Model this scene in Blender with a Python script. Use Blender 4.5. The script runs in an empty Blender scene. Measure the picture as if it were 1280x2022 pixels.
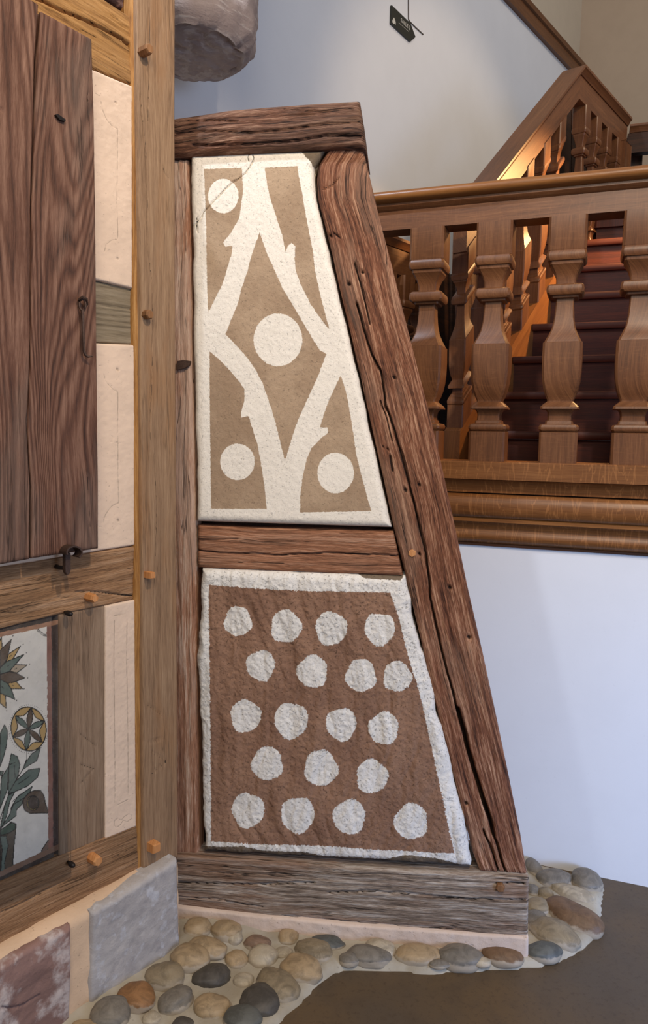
import bpy, bmesh, math, random
import numpy as np
from mathutils import Vector, Matrix
random.seed(7)
C = bpy.context.scene.collection
V = lambda *a: np.array(a, dtype=float)

# ------------------------------------------------------------------ camera
F_PX, CX, CY = 1444.0, 640.0, 1011.0
PITCH, ROLL, CAMZ = math.radians(5.9), math.radians(0.9), 1.55
EYE = V(0, 0, CAMZ)
_f = V(0, math.cos(PITCH), -math.sin(PITCH)); _r0 = V(1, 0, 0); _u0 = V(0, math.sin(PITCH), math.cos(PITCH))
RT = _r0*math.cos(ROLL) + _u0*math.sin(ROLL); UP = _u0*math.cos(ROLL) - _r0*math.sin(ROLL); FW = _f
cam = bpy.data.cameras.new('camera'); cam.sensor_fit = 'HORIZONTAL'; cam.sensor_width = 36
cam.lens = 36*F_PX/1280; cam.clip_start = .05
camo = bpy.data.objects.new('camera', cam); C.objects.link(camo)
camo.matrix_world = Matrix(((RT[0], UP[0], -FW[0], EYE[0]), (RT[1], UP[1], -FW[1], EYE[1]), (RT[2], UP[2], -FW[2], EYE[2]), (0, 0, 0, 1)))
bpy.context.scene.camera = camo

# ------------------------------------------------------------------ light
vs = bpy.context.scene.view_settings
bpy.context.scene.display_settings.display_device = 'sRGB'
vs.view_transform = 'Standard'; vs.look = 'None'; vs.gamma = 1; vs.use_curve_mapping = False; vs.exposure = 0.0
world = bpy.data.worlds.new('world'); bpy.context.scene.world = world; world.use_nodes = True
world.node_tree.nodes['Background'].inputs[0].default_value = (.80, .86, 1, 1)
world.node_tree.nodes['Background'].inputs[1].default_value = .27

def lamp(name, kind, loc, target, energy, color, size=.3, size_y=None, spot=None, blend=.6):
    l = bpy.data.lights.new(name, kind); l.energy = energy; l.color = color
    if kind == 'AREA':
        l.size = size
        if size_y: l.shape = 'RECTANGLE'; l.size_y = size_y
    else:
        l.shadow_soft_size = size
    if kind == 'SPOT': l.spot_size = math.radians(spot); l.spot_blend = blend
    o = bpy.data.objects.new(name, l); C.objects.link(o); o.location = loc
    d = Vector(target) - Vector(loc); o.rotation_euler = d.to_track_quat('-Z', 'Y').to_euler()
    return o
lamp('assumed_overhead_spot', 'SPOT', (.75, .35, 3.55), (-.15, 2.1, 1.15), 172, (1, .82, .62), .05, spot=85)  # unseen spot assumed overhead, placed by the direction of the cast shadows
lamp('added_overhead_wash', 'AREA', (-.1, -1.2, 3.6), (-.1, 2.3, 1.2), 46, (1, .90, .76), 1.2)  # unseen soft area lamp added overhead to fill the front surfaces
lamp('assumed_daylight', 'AREA', (3.4, -1.6, 1.5), (1.2, 2.6, .5), 75, (.50, .66, 1), 1.6, 2.0)  # unseen area lamp assumed for cool daylight from the right; no window is modelled
lamp('blue_wall_spot', 'SPOT', (3.0, -.4, .9), (1.6, 2.35, .1), 330, (.30, .50, 1), .35, spot=58, blend=1)  # added blue spot that tints the lower right wall, in place of daylight
lamp('assumed_gallery_spot', 'SPOT', (-.85, 1.45, 3.9), (-.1, 3.4, 2.9), 135, (.74, .84, 1), .04, spot=110)  # unseen spot assumed at upper left, throwing the drum's shadow on the wall
lamp('assumed_stair_lamp', 'SPOT', (1.75, 3.35, 2.95), (1.0, 3.5, 2.15), 150, (1, .56, .22), .05, spot=95)  # unseen warm lamp assumed beside the steps for the orange light on the stringer
lamp('rail_fill_spot', 'SPOT', (2.5, 1.5, 4.3), (1.15, 3.8, 3.25), 150, (1, .78, .54), .08, spot=42)  # added fill spot to brighten the raked stair rail and its balusters
lamp('added_upper_hall_fill', 'AREA', (2.6, 3.0, 6.0), (2.2, 6.0, 4.2), 30, (1, .86, .68), 1.0)  # unseen area lamp added to light the upper back walls

# ------------------------------------------------------------------ planes and pixels
def ray(x, y): return FW + RT*((x-CX)/F_PX) - UP*((y-CY)/F_PX)
def project(P):
    d = np.asarray(P) - EYE; z = d@FW
    return CX + F_PX*(d@RT)/z, CY - F_PX*(d@UP)/z
class Plane:
    def __init__(s, O, az):
        a = math.radians(az); s.O = V(O[0], O[1], 0); s.D = V(math.sin(a), math.cos(a), 0)
        n = V(s.D[1], -s.D[0], 0); s.N = n if n@(EYE-s.O) > 0 else -n
    def az(s, x, y, w=0):                         # pixel -> (along, height) on the plane moved out by w
        r = ray(x, y); t = ((s.O + s.N*w - EYE)@s.N)/(r@s.N); p = EYE + r*t
        return (p-s.O)@s.D, p[2]
    def at(s, a, z, w=0): return s.O + s.D*a + s.N*w + V(0, 0, z)
    def px(s, x, y, w=0): return s.at(*s.az(x, y, w), w)
    def A(s, a, z, w):
        a = np.asarray(a)[..., None]; z = np.asarray(z)[..., None]; w = np.asarray(w)[..., None]
        return s.O + s.D*a + s.N*w + V(0, 0, 1)*z
def ground(x, y, z=0):
    r = ray(x, y); return EYE + r*((z-CAMZ)/r[2])
def depth_pt(x, y, Y):
    r = ray(x, y); return EYE + r*(Y/r[1])
p = depth_pt(1040, 1845, 2.06); PB = Plane((p[0], p[1]), 97)          # buttress face
p = depth_pt(350, 1690, 2.08); PP = Plane((p[0], p[1]), 38.8)         # corner post face
PL = Plane((PP.O - PP.N*.023)[:2], 38.8)                              # recessed timbers of the house wall
p = ground(1160, 1727); PW = Plane((p[0], p[1]), 110)                 # white wall under the stair landing
PS = Plane((.545, 2.96), 38.8)                                        # stair balustrade
PG = Plane((PS.O - PS.N*.9)[:2], 38.8)                                # tall white gallery wall
PQ = Plane((PS.O - PS.N*.48)[:2], 38.8)                               # level balustrade behind
PT = Plane((PS.O - PS.N*.22)[:2], 38.8)                               # added dark backing behind the stair rail

# ------------------------------------------------------------------ numpy noise and distance helpers
def vn(x, y, seed=0):
    xi = np.floor(x); yi = np.floor(y); fx = x-xi; fy = y-yi
    fx = fx*fx*(3-2*fx); fy = fy*fy*(3-2*fy)
    def h(i, j):
        v = np.sin(i*127.1+j*311.7+seed*74.7)*43758.5453; return v-np.floor(v)
    return ((h(xi, yi)*(1-fx)+h(xi+1, yi)*fx)*(1-fy) + (h(xi, yi+1)*(1-fx)+h(xi+1, yi+1)*fx)*fy)*2-1
def fbm(x, y, seed=0, o=4):
    s = 0; a = .5
    for k in range(o): s = s + a*vn(x*2**k, y*2**k, seed+k*3.1); a *= .5
    return s
def dline(X, Y, pts, closed=False):
    d = np.full(X.shape, 1e9); P = list(pts) + ([pts[0]] if closed else [])
    for (x0, y0), (x1, y1) in zip(P[:-1], P[1:]):
        dx, dy = x1-x0, y1-y0; L = dx*dx+dy*dy+1e-9
        t = np.clip(((X-x0)*dx+(Y-y0)*dy)/L, 0, 1)
        d = np.minimum(d, np.hypot(X-x0-t*dx, Y-y0-t*dy))
    return d
def inside(X, Y, pts):
    c = np.zeros(X.shape, bool); n = len(pts)
    for i in range(n):
        x0, y0 = pts[i]; x1, y1 = pts[(i+1) % n]
        if y0 == y1: continue
        c ^= ((y0 > Y) != (y1 > Y)) & (X < (x1-x0)*(Y-y0)/(y1-y0)+x0)
    return c
def sdpoly(X, Y, pts):                              # positive inside
    d = dline(X, Y, pts, True); return np.where(inside(X, Y, pts), d, -d)
def sdell(X, Y, cx, cy, rx, ry, ang=0):
    c, s = math.cos(math.radians(ang)), math.sin(math.radians(ang))
    u = (X-cx)*c+(Y-cy)*s; v = -(X-cx)*s+(Y-cy)*c
    return (1-np.hypot(u/rx, v/ry))*min(rx, ry)

# ------------------------------------------------------------------ objects
def tag(o, label=None, cat=None, group=None, kind=None):
    for k, v in (('label', label), ('category', cat), ('group', group), ('kind', kind)):
        if v: o[k] = v
    return o
def thing(name, loc, label, cat, group=None):
    o = bpy.data.objects.new(name, None); C.objects.link(o); o.location = [float(c) for c in loc]
    o.empty_display_size = .1
    return tag(o, label, cat, group)
def link(name, me, mat, parent=None):
    o = bpy.data.objects.new(name, me); C.objects.link(o)
    for m in (mat if isinstance(mat, list) else [mat]): me.materials.append(m)
    if parent is not None: o.parent = parent
    return o
def base_of(parent):
    b = V(0, 0, 0)
    while parent is not None: b = b + V(*parent.location); parent = parent.parent
    return b
def mesh_from(name, co, faces, mat, parent=None, uv=None, smooth=True, attrs=None, col=None, loc=None, sharp=None):
    co = np.asarray(co, dtype=float); b = base_of(parent)
    o_loc = V(*loc)-b if loc is not None else V(0, 0, 0)
    me = bpy.data.meshes.new(name); me.from_pydata((co-b-o_loc).tolist(), [], faces); me.update()
    if uv is not None:
        ul = me.uv_layers.new(name='UVMap'); n = len(me.loops); vi = np.empty(n, np.int32)
        me.loops.foreach_get('vertex_index', vi); ul.data.foreach_set('uv', np.asarray(uv, dtype=np.float32)[vi].ravel())
    for k, a in (attrs or {}).items():
        at = me.attributes.new(k, 'FLOAT', 'POINT'); at.data.foreach_set('value', np.asarray(a, dtype=np.float32).ravel())
    if col is not None:
        at = me.attributes.new('Col', 'FLOAT_COLOR', 'POINT')
        c4 = np.ones((len(co), 4), np.float32); c4[:, :3] = col; at.data.foreach_set('color', c4.ravel())
    if smooth: me.polygons.foreach_set('use_smooth', [True]*len(me.polygons))
    if sharp:
        try: me.set_sharp_from_angle(angle=math.radians(sharp))
        except Exception: pass
    o = link(name, me, mat, parent); o.location = o_loc.tolist()
    return o
def recalc(o):
    bm = bmesh.new(); bm.from_mesh(o.data); bmesh.ops.recalc_face_normals(bm, faces=bm.faces); bm.to_mesh(o.data); bm.free(); return o

def slab(name, pl, A, B, mat, parent=None, w=0, T=.12, r=.012, key='y', ds=.006, dc=.004, disp=None, edge=None,
         attr=None, color=None, seed=0, back_rows=4, side=.002):
    """solid board: its two long edges A and B are pixel polylines standing on plane pl moved out by w"""
    k = 1 if key == 'y' else 0
    ax = [q[k] for q in A]; ao = [q[1-k] for q in A]; bx = [q[k] for q in B]; bo = [q[1-k] for q in B]
    def pt(xs, os_, t):
        kk = xs[0]+(xs[-1]-xs[0])*t; o = np.interp(kk, xs, os_) if xs[-1] > xs[0] else np.interp(-kk, [-x for x in xs], os_)
        return (o, kk) if k == 1 else (kk, o)
    a0 = V(*pl.az(*pt(ax, ao, 0), w)); a1 = V(*pl.az(*pt(ax, ao, 1), w)); L = np.linalg.norm(a1-a0)
    n = max(2, int(L/ds)+1); ts = np.linspace(0, 1, n)
    PA = np.array([pl.az(*pt(ax, ao, t), w) for t in ts]); PBb = np.array([pl.az(*pt(bx, bo, t), w) for t in ts])
    W = np.linalg.norm(PBb-PA, axis=1); Wm = W.max()
    m = max(4, int(Wm/dc)+1)
    # front parameter: denser in the rounded corners
    u = np.linspace(0, 1, m); S = (ts*L)[:, None]*np.ones((1, m)); Q = u[None, :]*W[:, None]
    if edge:                                       # ragged outline
        ea = edge*fbm(ts*L*14, ts*0+seed, seed, 5); eb = edge*fbm(ts*L*14, ts*0+seed+9, seed+5, 5)
        dirv = (PBb-PA)/np.maximum(W, 1e-6)[:, None]; PA = PA+dirv*ea[:, None]; PBb = PBb+dirv*eb[:, None]
    G = PA[:, None, :]*(1-u)[None, :, None] + PBb[:, None, :]*u[None, :, None]
    e = np.minimum(Q, W[:, None]-Q); ee = np.clip(1-e/max(r, 1e-6), 0, 1); rnd = r*(1-np.sqrt(np.clip(1-ee**2, 0, 1)))
    es = np.minimum(S, L-S); e2 = np.clip(1-es/max(r, 1e-6), 0, 1); rnd2 = r*(1-np.sqrt(np.clip(1-e2**2, 0, 1)))
    Pw = pl.A(G[..., 0], G[..., 1], w); PX, PY = project(Pw.reshape(-1, 3)); PX = PX.reshape(n, m); PY = PY.reshape(n, m)
    h = np.zeros((n, m)) if disp is None else disp(S, Q, PX, PY)
    fade = np.clip(e/max(r, .004), 0, 1)
    Wd = w - np.maximum(rnd, rnd2) + h*np.clip(.35+fade, 0, 1)
    br = back_rows; f = np.linspace(0, 1, br+1)[1:]
    def sidecol(P, wcol, sgn, sd):
        out = []
        for fi in f:
            q = P + (sgn*side*fbm(ts*L*20, ts*0+fi*7+sd, sd, 3))[:, None]*((PBb-PA)/np.maximum(W, 1e-6)[:, None])
            out.append((q, wcol*(1-fi)+(w-T)*fi))
        return out
    left = sidecol(PA, Wd[:, 0], -1, seed+1)[::-1]; right = sidecol(PBb, Wd[:, -1], 1, seed+2)
    cols = [c[0] for c in left] + [G[:, j, :] for j in range(m)] + [c[0] for c in right]
    wc = [c[1] for c in left] + [Wd[:, j] for j in range(m)] + [c[1] for c in right]
    az = np.stack(cols, 1); wz = np.stack(wc, 1); M = az.shape[1]
    co = pl.A(az[..., 0], az[..., 1], wz).reshape(-1, 3)
    arc = np.zeros((n, M)); d = np.linalg.norm(np.diff(co.reshape(n, M, 3), axis=1), axis=2); 
    base = np.concatenate([(-np.cumsum(d[:, :br][:, ::-1], 1))[:, ::-1], Q, Q[:, -1:]+np.cumsum(d[:, -br:], 1)], 1)
    uv = np.stack([np.repeat(ts*L, M).reshape(n, M), base], -1).reshape(-1, 2) + seed*1.37
    idx = np.arange(n*M).reshape(n, M)
    q = np.stack([idx[:-1, :-1], idx[1:, :-1], idx[1:, 1:], idx[:-1, 1:]], -1).reshape(-1, 4)
    bk = np.stack([idx[:-1, -1], idx[1:, -1], idx[1:, 0], idx[:-1, 0]], -1)
    faces = q.tolist()+bk.tolist()+[idx[0].tolist(), idx[-1][::-1].tolist()]
    # orientation
    v0, v1, v2 = co[q[len(q)//2][0]], co[q[len(q)//2][1]], co[q[len(q)//2][2]]
    mid = idx[n//2, M//2]; t1 = co[idx[min(n//2+1, n-1), M//2]]-co[mid]; t2 = co[idx[n//2, M//2+1]]-co[mid]
    if np.cross(t1, t2)@pl.N < 0: faces = [fc[::-1] for fc in faces]
    APX, APY = project(co)
    attrs = {k: fn(APX, APY) for k, fn in (attr or {}).items()}
    col = color(APX, APY) if color else None
    o = mesh_from(name, co, faces, mat, parent, uv, True, attrs, col)
    me = o.data; me.polygons[len(faces)-1].use_smooth = False; me.polygons[len(faces)-2].use_smooth = False
    return o

def rough_wood(amp=.003, cracks=(), across=70, along=5, seed=1, big=.003, chips=()):
    def f(S, Q, X, Y):
        g = fbm(S*along, Q*across, seed, 4)*amp + fbm(S*3, Q*9, seed+20, 3)*big
        g += -np.clip(np.abs(fbm(S*2.2, Q*34, seed+40, 3))*-14+.6, 0, 1)*amp*.9
        for pts, wd, dp in cracks:                 # width in px, depth in m
            d = dline(X+1.6*vn(Y*.04, X*0, seed)+.5*vn(Y*.12, X*0, seed+1), Y+1.6*vn(X*.04, Y*0, seed)+.5*vn(X*.12, Y*0, seed+1), pts)
            g -= dp*np.clip(1.25*(1-d/wd), 0, 1)
        return g
    return f
def crack_attr(cracks):
    def f(X, Y):
        d = np.full(X.shape, 50.)
        for pts, wd, dp in cracks:
            d = np.minimum(d, dline(X, Y, pts)/max(wd, .5))
        return d
    return f
def rough_plaster(amp=.002, freq=60, seed=3, cracks=(), big=.004, ridges=0):
    def f(S, Q, X, Y):
        g = fbm(S*freq, Q*freq, seed, 4)*amp + fbm(S*5, Q*5, seed+9, 3)*big
        if ridges: g += ridges*(fbm(Q*26+2*vn(S*3, Q*3, 5), S*4, seed+2, 3)) - ridges*.9*np.clip(.35-np.abs(fbm(Q*14+1.5*vn(S*4, Q*2, 8), S*2.5, seed+6, 3)), 0, 1)*2
        for pts, wd, dp in cracks:
            d = dline(X+1.5*vn(Y*.1, X*.1, seed), Y, pts); g -= dp*np.clip(1.2*(1-d/wd), 0, 1)
        return g
    return f

def extrude(name, p0, p1, prof, N, mat, parent=None, seg=None, seed=0, sharp=35, loc=None):
    """closed profile (out, up) swept in a straight line, section kept upright"""
    p0 = np.asarray(p0); p1 = np.asarray(p1); L = np.linalg.norm(p1-p0); n = seg or max(2, int(L/.1)+1)
    m = len(prof); per = [0]
    for i in range(m): per.append(per[-1]+math.hypot(prof[(i+1) % m][0]-prof[i][0], prof[(i+1) % m][1]-prof[i][1]))
    co = []; uv = []
    for i in range(n):
        t = i/(n-1); c = p0+(p1-p0)*t
        for j, (w, z) in enumerate(prof): co.append(c+N*w+V(0, 0, z)); uv.append((t*L+seed*1.7, per[j]+seed*.9))
    fs = [[i*m+j, (i+1)*m+j, (i+1)*m+(j+1) % m, i*m+(j+1) % m] for i in range(n-1) for j in range(m)]
    fs += [list(range(m)), list(range((n-1)*m, n*m))[::-1]]
    return recalc(mesh_from(name, co, fs, mat, parent, uv, True, sharp=sharp, loc=loc))

def loft_square(name, base, D, N, prof, mat, parent=None, shear=0, seed=0, ch=.12):
    """upright member of square section; prof = [(height, half width)]; shear rakes the mouldings along D"""
    co = []; uv = []; m = 8
    for z, h in prof:
        c = h*ch; ring = [(-h, -h+c), (-h, h-c), (-h+c, h), (h-c, h), (h, h-c), (h, -h+c), (h-c, -h), (-h+c, -h)]
        for j, (a, b) in enumerate(ring):
            co.append(base+D*a+N*b+V(0, 0, z+shear*a)); uv.append((z+seed*.73, (a+b*1.7)+seed*.31))
    n = len(prof)
    fs = [[i*m+j, i*m+(j+1) % m, (i+1)*m+(j+1) % m, (i+1)*m+j] for i in range(n-1) for j in range(m)]
    fs += [list(range(m))[::-1], list(range((n-1)*m, n*m))]
    return recalc(mesh_from(name, co, fs, mat, parent, uv, True, sharp=32, loc=base))

def box(name, c, ax, half, mat, parent=None, bevel=.003, seed=0):
    bm = bmesh.new(); bmesh.ops.create_cube(bm, size=2)
    for v in bm.verts:
        q = c+ax[0]*(v.co.x*half[0])+ax[1]*(v.co.y*half[1])+ax[2]*(v.co.z*half[2]); v.co = Vector(q)
    if bevel: bmesh.ops.bevel(bm, geom=bm.edges[:], offset=bevel, segments=2, affect='EDGES', profile=.6)
    bmesh.ops.recalc_face_normals(bm, faces=bm.faces)
    co = [V(*v.co) for v in bm.verts]; bm.verts.index_update(); fs = [[v.index for v in f.verts] for f in bm.faces]; bm.free()
    la = max(range(3), key=lambda k: half[k]); lb = [k for k in range(3) if k != la]
    uv = [((q-c)@ax[la]+seed, (q-c)@ax[lb[0]]+1.3*((q-c)@ax[lb[1]])+seed*.7) for q in co]
    return mesh_from(name, co, fs, mat, parent, uv, True, sharp=35, loc=c)

def tube(name, pts, r, mat, parent=None, seg=10, closed=False):
    pts = [np.asarray(q, dtype=float) for q in pts]; n = len(pts); co = []
    rs = r if isinstance(r, (list, tuple)) else [r]*n; up = V(.3, .1, .95)
    for i in range(n):
        a = pts[(i-1) % n] if (closed or i) else pts[0]; b = pts[(i+1) % n] if (closed or i < n-1) else pts[-1]
        t = (b-a)/np.linalg.norm(b-a); s = np.cross(t, up)
        if np.linalg.norm(s) < .2: s = np.cross(t, V(1, 0, 0))
        s /= np.linalg.norm(s); q = np.cross(s, t)
        for k in range(seg):
            an = 2*math.pi*k/seg; co.append(pts[i]+(s*math.cos(an)+q*math.sin(an))*rs[i])
    R = n if closed else n-1
    fs = [[i*seg+k, i*seg+(k+1) % seg, ((i+1) % n)*seg+(k+1) % seg, ((i+1) % n)*seg+k] for i in range(R) for k in range(seg)]
    if not closed: fs += [list(range(seg))[::-1], list(range((n-1)*seg, n*seg))]
    return recalc(mesh_from(name, co, fs, mat, parent, [(0, 0)]*len(co), True, sharp=50, loc=pts[0]))

def prism(name, pl, px, w0, w1, mat, parent=None, bevel=0):
    """flat-sided piece: pixel outline on the plane moved out by w1, thickness down to w0"""
    a = [pl.az(x, y, w1) for x, y in px]; n = len(a)
    co = [pl.at(u, z, w1) for u, z in a]+[pl.at(u, z, w0) for u, z in a]
    fs = [list(range(n)), list(range(n, 2*n))[::-1]]+[[i, n+i, n+(i+1) % n, (i+1) % n] for i in range(n)]
    o = mesh_from(name, co, fs, mat, parent, [tuple(q) for q in a]*2, False, loc=co[0])
    bm = bmesh.new(); bm.from_mesh(o.data); bmesh.ops.recalc_face_normals(bm, faces=bm.faces)
    if bevel: bmesh.ops.bevel(bm, geom=bm.edges[:], offset=bevel, segments=2, affect='EDGES')
    bm.to_mesh(o.data); bm.free(); return o

# ------------------------------------------------------------------ materials
def lin(c): return tuple(((v/255)/12.92 if v/255 <= .04045 else ((v/255+.055)/1.055)**2.4) for v in c)
class NT:
    def __init__(s, name):
        s.m = bpy.data.materials.new(name); s.m.use_nodes = True; s.t = s.m.node_tree; s.b = s.t.nodes['Principled BSDF']
        s.out = s.t.nodes['Material Output']
    def n(s, kind, **kw):
        o = s.t.nodes.new(kind)
        for k, v in kw.items(): setattr(o, k, v)
        return o
    def l(s, a, b): s.t.links.new(a, b)
    def put(s, inp, v):
        if hasattr(v, 'is_linked') or isinstance(v, bpy.types.NodeSocket): s.l(v, inp)
        elif isinstance(v, tuple) and len(v) == 3 and inp.type == 'RGBA': inp.default_value = (*v, 1)
        else: inp.default_value = v
    def math(s, op, a, b=None, c=None, clamp=False):
        o = s.n('ShaderNodeMath', operation=op, use_clamp=clamp); s.put(o.inputs[0], a)
        if b is not None: s.put(o.inputs[1], b)
        if c is not None: s.put(o.inputs[2], c)
        return o.outputs[0]
    def vmul(s, v, k, add=None):
        o = s.n('ShaderNodeVectorMath', operation='MULTIPLY_ADD'); s.put(o.inputs[0], v); o.inputs[1].default_value = k
        if add is None: o.inputs[2].default_value = (0, 0, 0)
        elif isinstance(add, tuple): o.inputs[2].default_value = add
        else: s.l(add, o.inputs[2])
        return o.outputs[0]
    def noise(s, v, scale=1, detail=4, rough=.55, dist=0):
        o = s.n('ShaderNodeTexNoise'); s.l(v, o.inputs['Vector']); o.inputs['Scale'].default_value = scale
        o.inputs['Detail'].default_value = detail; o.inputs['Roughness'].default_value = rough; o.inputs['Distortion'].default_value = dist
        return o.outputs['Fac']
    def ramp(s, f, stops):
        o = s.n('ShaderNodeValToRGB'); s.l(f, o.inputs[0]); e = o.color_ramp.elements
        while len(e) < len(stops): e.new(.5)
        for el, (p_, c) in zip(e, stops): el.position = p_; el.color = (*c, 1) if len(c) == 3 else c
        return o.outputs[0]
    def mix(s, f, a, b, mode='MIX'):
        o = s.n('ShaderNodeMix', data_type='RGBA', blend_type=mode); s.put(o.inputs[0], f); s.put(o.inputs[6], a); s.put(o.inputs[7], b)
        return o.outputs[2]
    def step(s, v, lo, hi):
        o = s.n('ShaderNodeMapRange'); o.interpolation_type = 'SMOOTHSTEP'; s.l(v, o.inputs[0])
        o.inputs[1].default_value = lo; o.inputs[2].default_value = hi; return o.outputs[0]
    def bump(s, h, strength, dist=.002):
        o = s.n('ShaderNodeBump'); o.inputs['Strength'].default_value = strength; o.inputs['Distance'].default_value = dist
        s.l(h, o.inputs['Height']); s.l(o.outputs[0], s.b.inputs['Normal']); return o
    def attr(s, name):
        o = s.n('ShaderNodeAttribute', attribute_name=name); return o
    def seedvec(s):
        i = s.n('ShaderNodeObjectInfo'); c = s.n('ShaderNodeCombineXYZ'); 
        s.l(s.math('MULTIPLY', i.outputs['Random'], 37.0), c.inputs[2]); return c.outputs[0]
    def uv(s): return s.n('ShaderNodeTexCoord').outputs['UV']
    def obj(s): return s.n('ShaderNodeTexCoord').outputs['Object']

def wood(name, dark, mid, light, patch=None, patch_amt=.5, rough=.75, bump=.6, fibre=260, ring=26, ring_amt=.25, hair=.6,
         coat=0, edge=None, fleck=0, crack=False, contrast=1., streak=None):
    t = NT(name); vec = t.vmul(t.uv(), (1, 1, 1), t.seedvec())
    warp = t.noise(t.vmul(vec, (1.6, 5, 1)), 1, 2)
    wv = t.n('ShaderNodeCombineXYZ'); t.l(t.math('MULTIPLY', warp, .05), wv.inputs[1])
    vw = t.n('ShaderNodeVectorMath', operation='ADD'); t.l(vec, vw.inputs[0]); t.l(wv.outputs[0], vw.inputs[1]); v = vw.outputs[0]
    n1 = t.noise(t.vmul(v, (6, fibre*.6, 1)), 1, 5, .62)
    n2 = t.noise(t.vmul(v, (30, fibre*1.9, 1)), 1, 4, .65)
    n0 = t.noise(t.vmul(v, (1.6, 34, 1)), 1, 4, .6)
    n3 = t.noise(t.vmul(v, (2.2, 8, 1)), 1, 4, .6)
    low = t.noise(t.vmul(v, (.55, 6.5, 1)), 1, 1.5, .35)
    wave = t.math('SINE', t.math('MULTIPLY', low, ring*6.283))
    wave = t.math('POWER', t.math('MULTIPLY_ADD', wave, .5, .5), .6)
    g = t.math('ADD', t.math('ADD', t.math('MULTIPLY', n1, .42), t.math('MULTIPLY', n2, .33)), t.math('MULTIPLY', n0, .25))
    g = t.math('ADD', t.math('MULTIPLY', g, 1-ring_amt), t.math('MULTIPLY', wave, ring_amt))
    g = t.math('MULTIPLY_ADD', t.math('SUBTRACT', g, .5), contrast*2.6, .5, clamp=True)
    col = t.ramp(g, [(.12, dark), (.5, mid), (.9, light)])
    if patch: col = t.mix(t.math('MULTIPLY', t.step(n3, .46, .64), patch_amt), col, patch)
    if streak:
        n5 = t.noise(t.vmul(v, (1.3, 40, 1)), 1, 3, .5); col = t.mix(t.math('MULTIPLY', t.step(n5, .55, .68), .6), col, streak)
    hr = t.noise(t.vmul(v, (1.4, 38, 1)), 1, 4, .5)
    line = t.math('SUBTRACT', 1., t.step(t.math('ABSOLUTE', t.math('SUBTRACT', hr, .5)), 0., .014))
    line = t.math('MULTIPLY', line, t.step(n3, .44, .58))
    col = t.mix(t.math('MULTIPLY', line, hair), col, tuple(c*.22 for c in dark))
    h = t.math('SUBTRACT', g, t.math('MULTIPLY', line, hair))
    if fleck:
        fl = t.noise(t.vmul(v, (34, 5, 1)), 1, 2, .5, 1.2)
        fl = t.math('SUBTRACT', 1., t.step(t.math('ABSOLUTE', t.math('SUBTRACT', fl, .5)), 0., .03))
        col = t.mix(t.math('MULTIPLY', fl, fleck), col, tuple(min(1, c*1.5) for c in light))
    if crack:
        ca = t.attr('crack').outputs['Fac']; k = t.math('SUBTRACT', 1., t.step(ca, .35, .8))
        col = t.mix(t.math('MULTIPLY', k, .9), col, tuple(c*.15 for c in dark))
    t.put(t.b.inputs['Base Color'], col); t.b.inputs['Roughness'].default_value = rough
    t.b.inputs['Specular IOR Level'].default_value = .3
    if coat: t.b.inputs['Coat Weight'].default_value = coat; t.b.inputs['Coat Roughness'].default_value = .28
    t.bump(h, bump, .004 if crack else .002); return t.m

def plaster(name, base, var=.06, rough=.95, bump=.5, scale=160, pock=.5, tint=None, dist=.002):
    t = NT(name); o = t.obj(); f = t.noise(o, scale, 6, .65); g = t.noise(o, 7, 4, .6); pk = t.noise(o, scale*.55, 3, .6)
    col = t.mix(t.step(g, .35, .7), base, tint or tuple(c*(1-var*2) for c in base))
    col = t.mix(t.math('MULTIPLY', t.step(f, .58, .72), var*2), col, tuple(c*.6 for c in base))
    pit = t.step(pk, .66, .72); col = t.mix(t.math('MULTIPLY', pit, pock), col, tuple(c*.35 for c in base))
    t.put(t.b.inputs['Base Color'], col); t.b.inputs['Roughness'].default_value = rough; t.b.inputs['Specular IOR Level'].default_value = .15
    t.bump(t.math('SUBTRACT', f, pit), bump, dist); return t.m

def painted(name, white, brown, brown2, edge=.004, bump=.6, pits=.5, scale=190, vert=False):
    t = NT(name); o = t.obj(); a = t.attr('paint').outputs['Fac']
    e = t.noise(o, 140, 5, .7); sel = t.step(t.math('ADD', a, t.math('MULTIPLY', t.math('SUBTRACT', e, .5), edge*3)), -.0008, .0008)
    f = t.noise(o, scale, 6, .7); g = t.noise(o, 6, 5, .65); g2 = t.noise(o, 22, 4, .6)
    br = t.mix(t.step(g, .35, .68), brown, brown2); br = t.mix(t.math('MULTIPLY', t.step(g2, .5, .75), .35), br, tuple(c*.72 for c in brown))
    wh = t.mix(t.math('MULTIPLY', t.step(g2, .5, .8), .5), white, tuple(c*.86 for c in white))
    col = t.mix(sel, wh, br)
    pk = t.noise(o, scale*.75, 4, .7); pit = t.step(pk, .60, .66)
    dk = t.mix(sel, tuple(c*.45 for c in white), tuple(c*.5 for c in brown))
    col = t.mix(t.math('MULTIPLY', pit, pits), col, dk)
    ca = t.attr('crack').outputs['Fac']; k = t.math('SUBTRACT', 1., t.step(ca, .3, .9))
    col = t.mix(k, col, (.02, .017, .014))
    br_ = t.attr('bare').outputs['Fac']; bs = t.step(t.math('ADD', br_, t.math('MULTIPLY', t.math('SUBTRACT', e, .5), .012)), -.001, .001)
    col = t.mix(bs, col, lin((120, 105, 88)))
    t.put(t.b.inputs['Base Color'], col); t.b.inputs['Roughness'].default_value = .95; t.b.inputs['Specular IOR Level'].default_value = .1
    t.bump(t.math('SUBTRACT', f, t.math('MULTIPLY', pit, .8)), bump, .0025); return t.m

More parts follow.
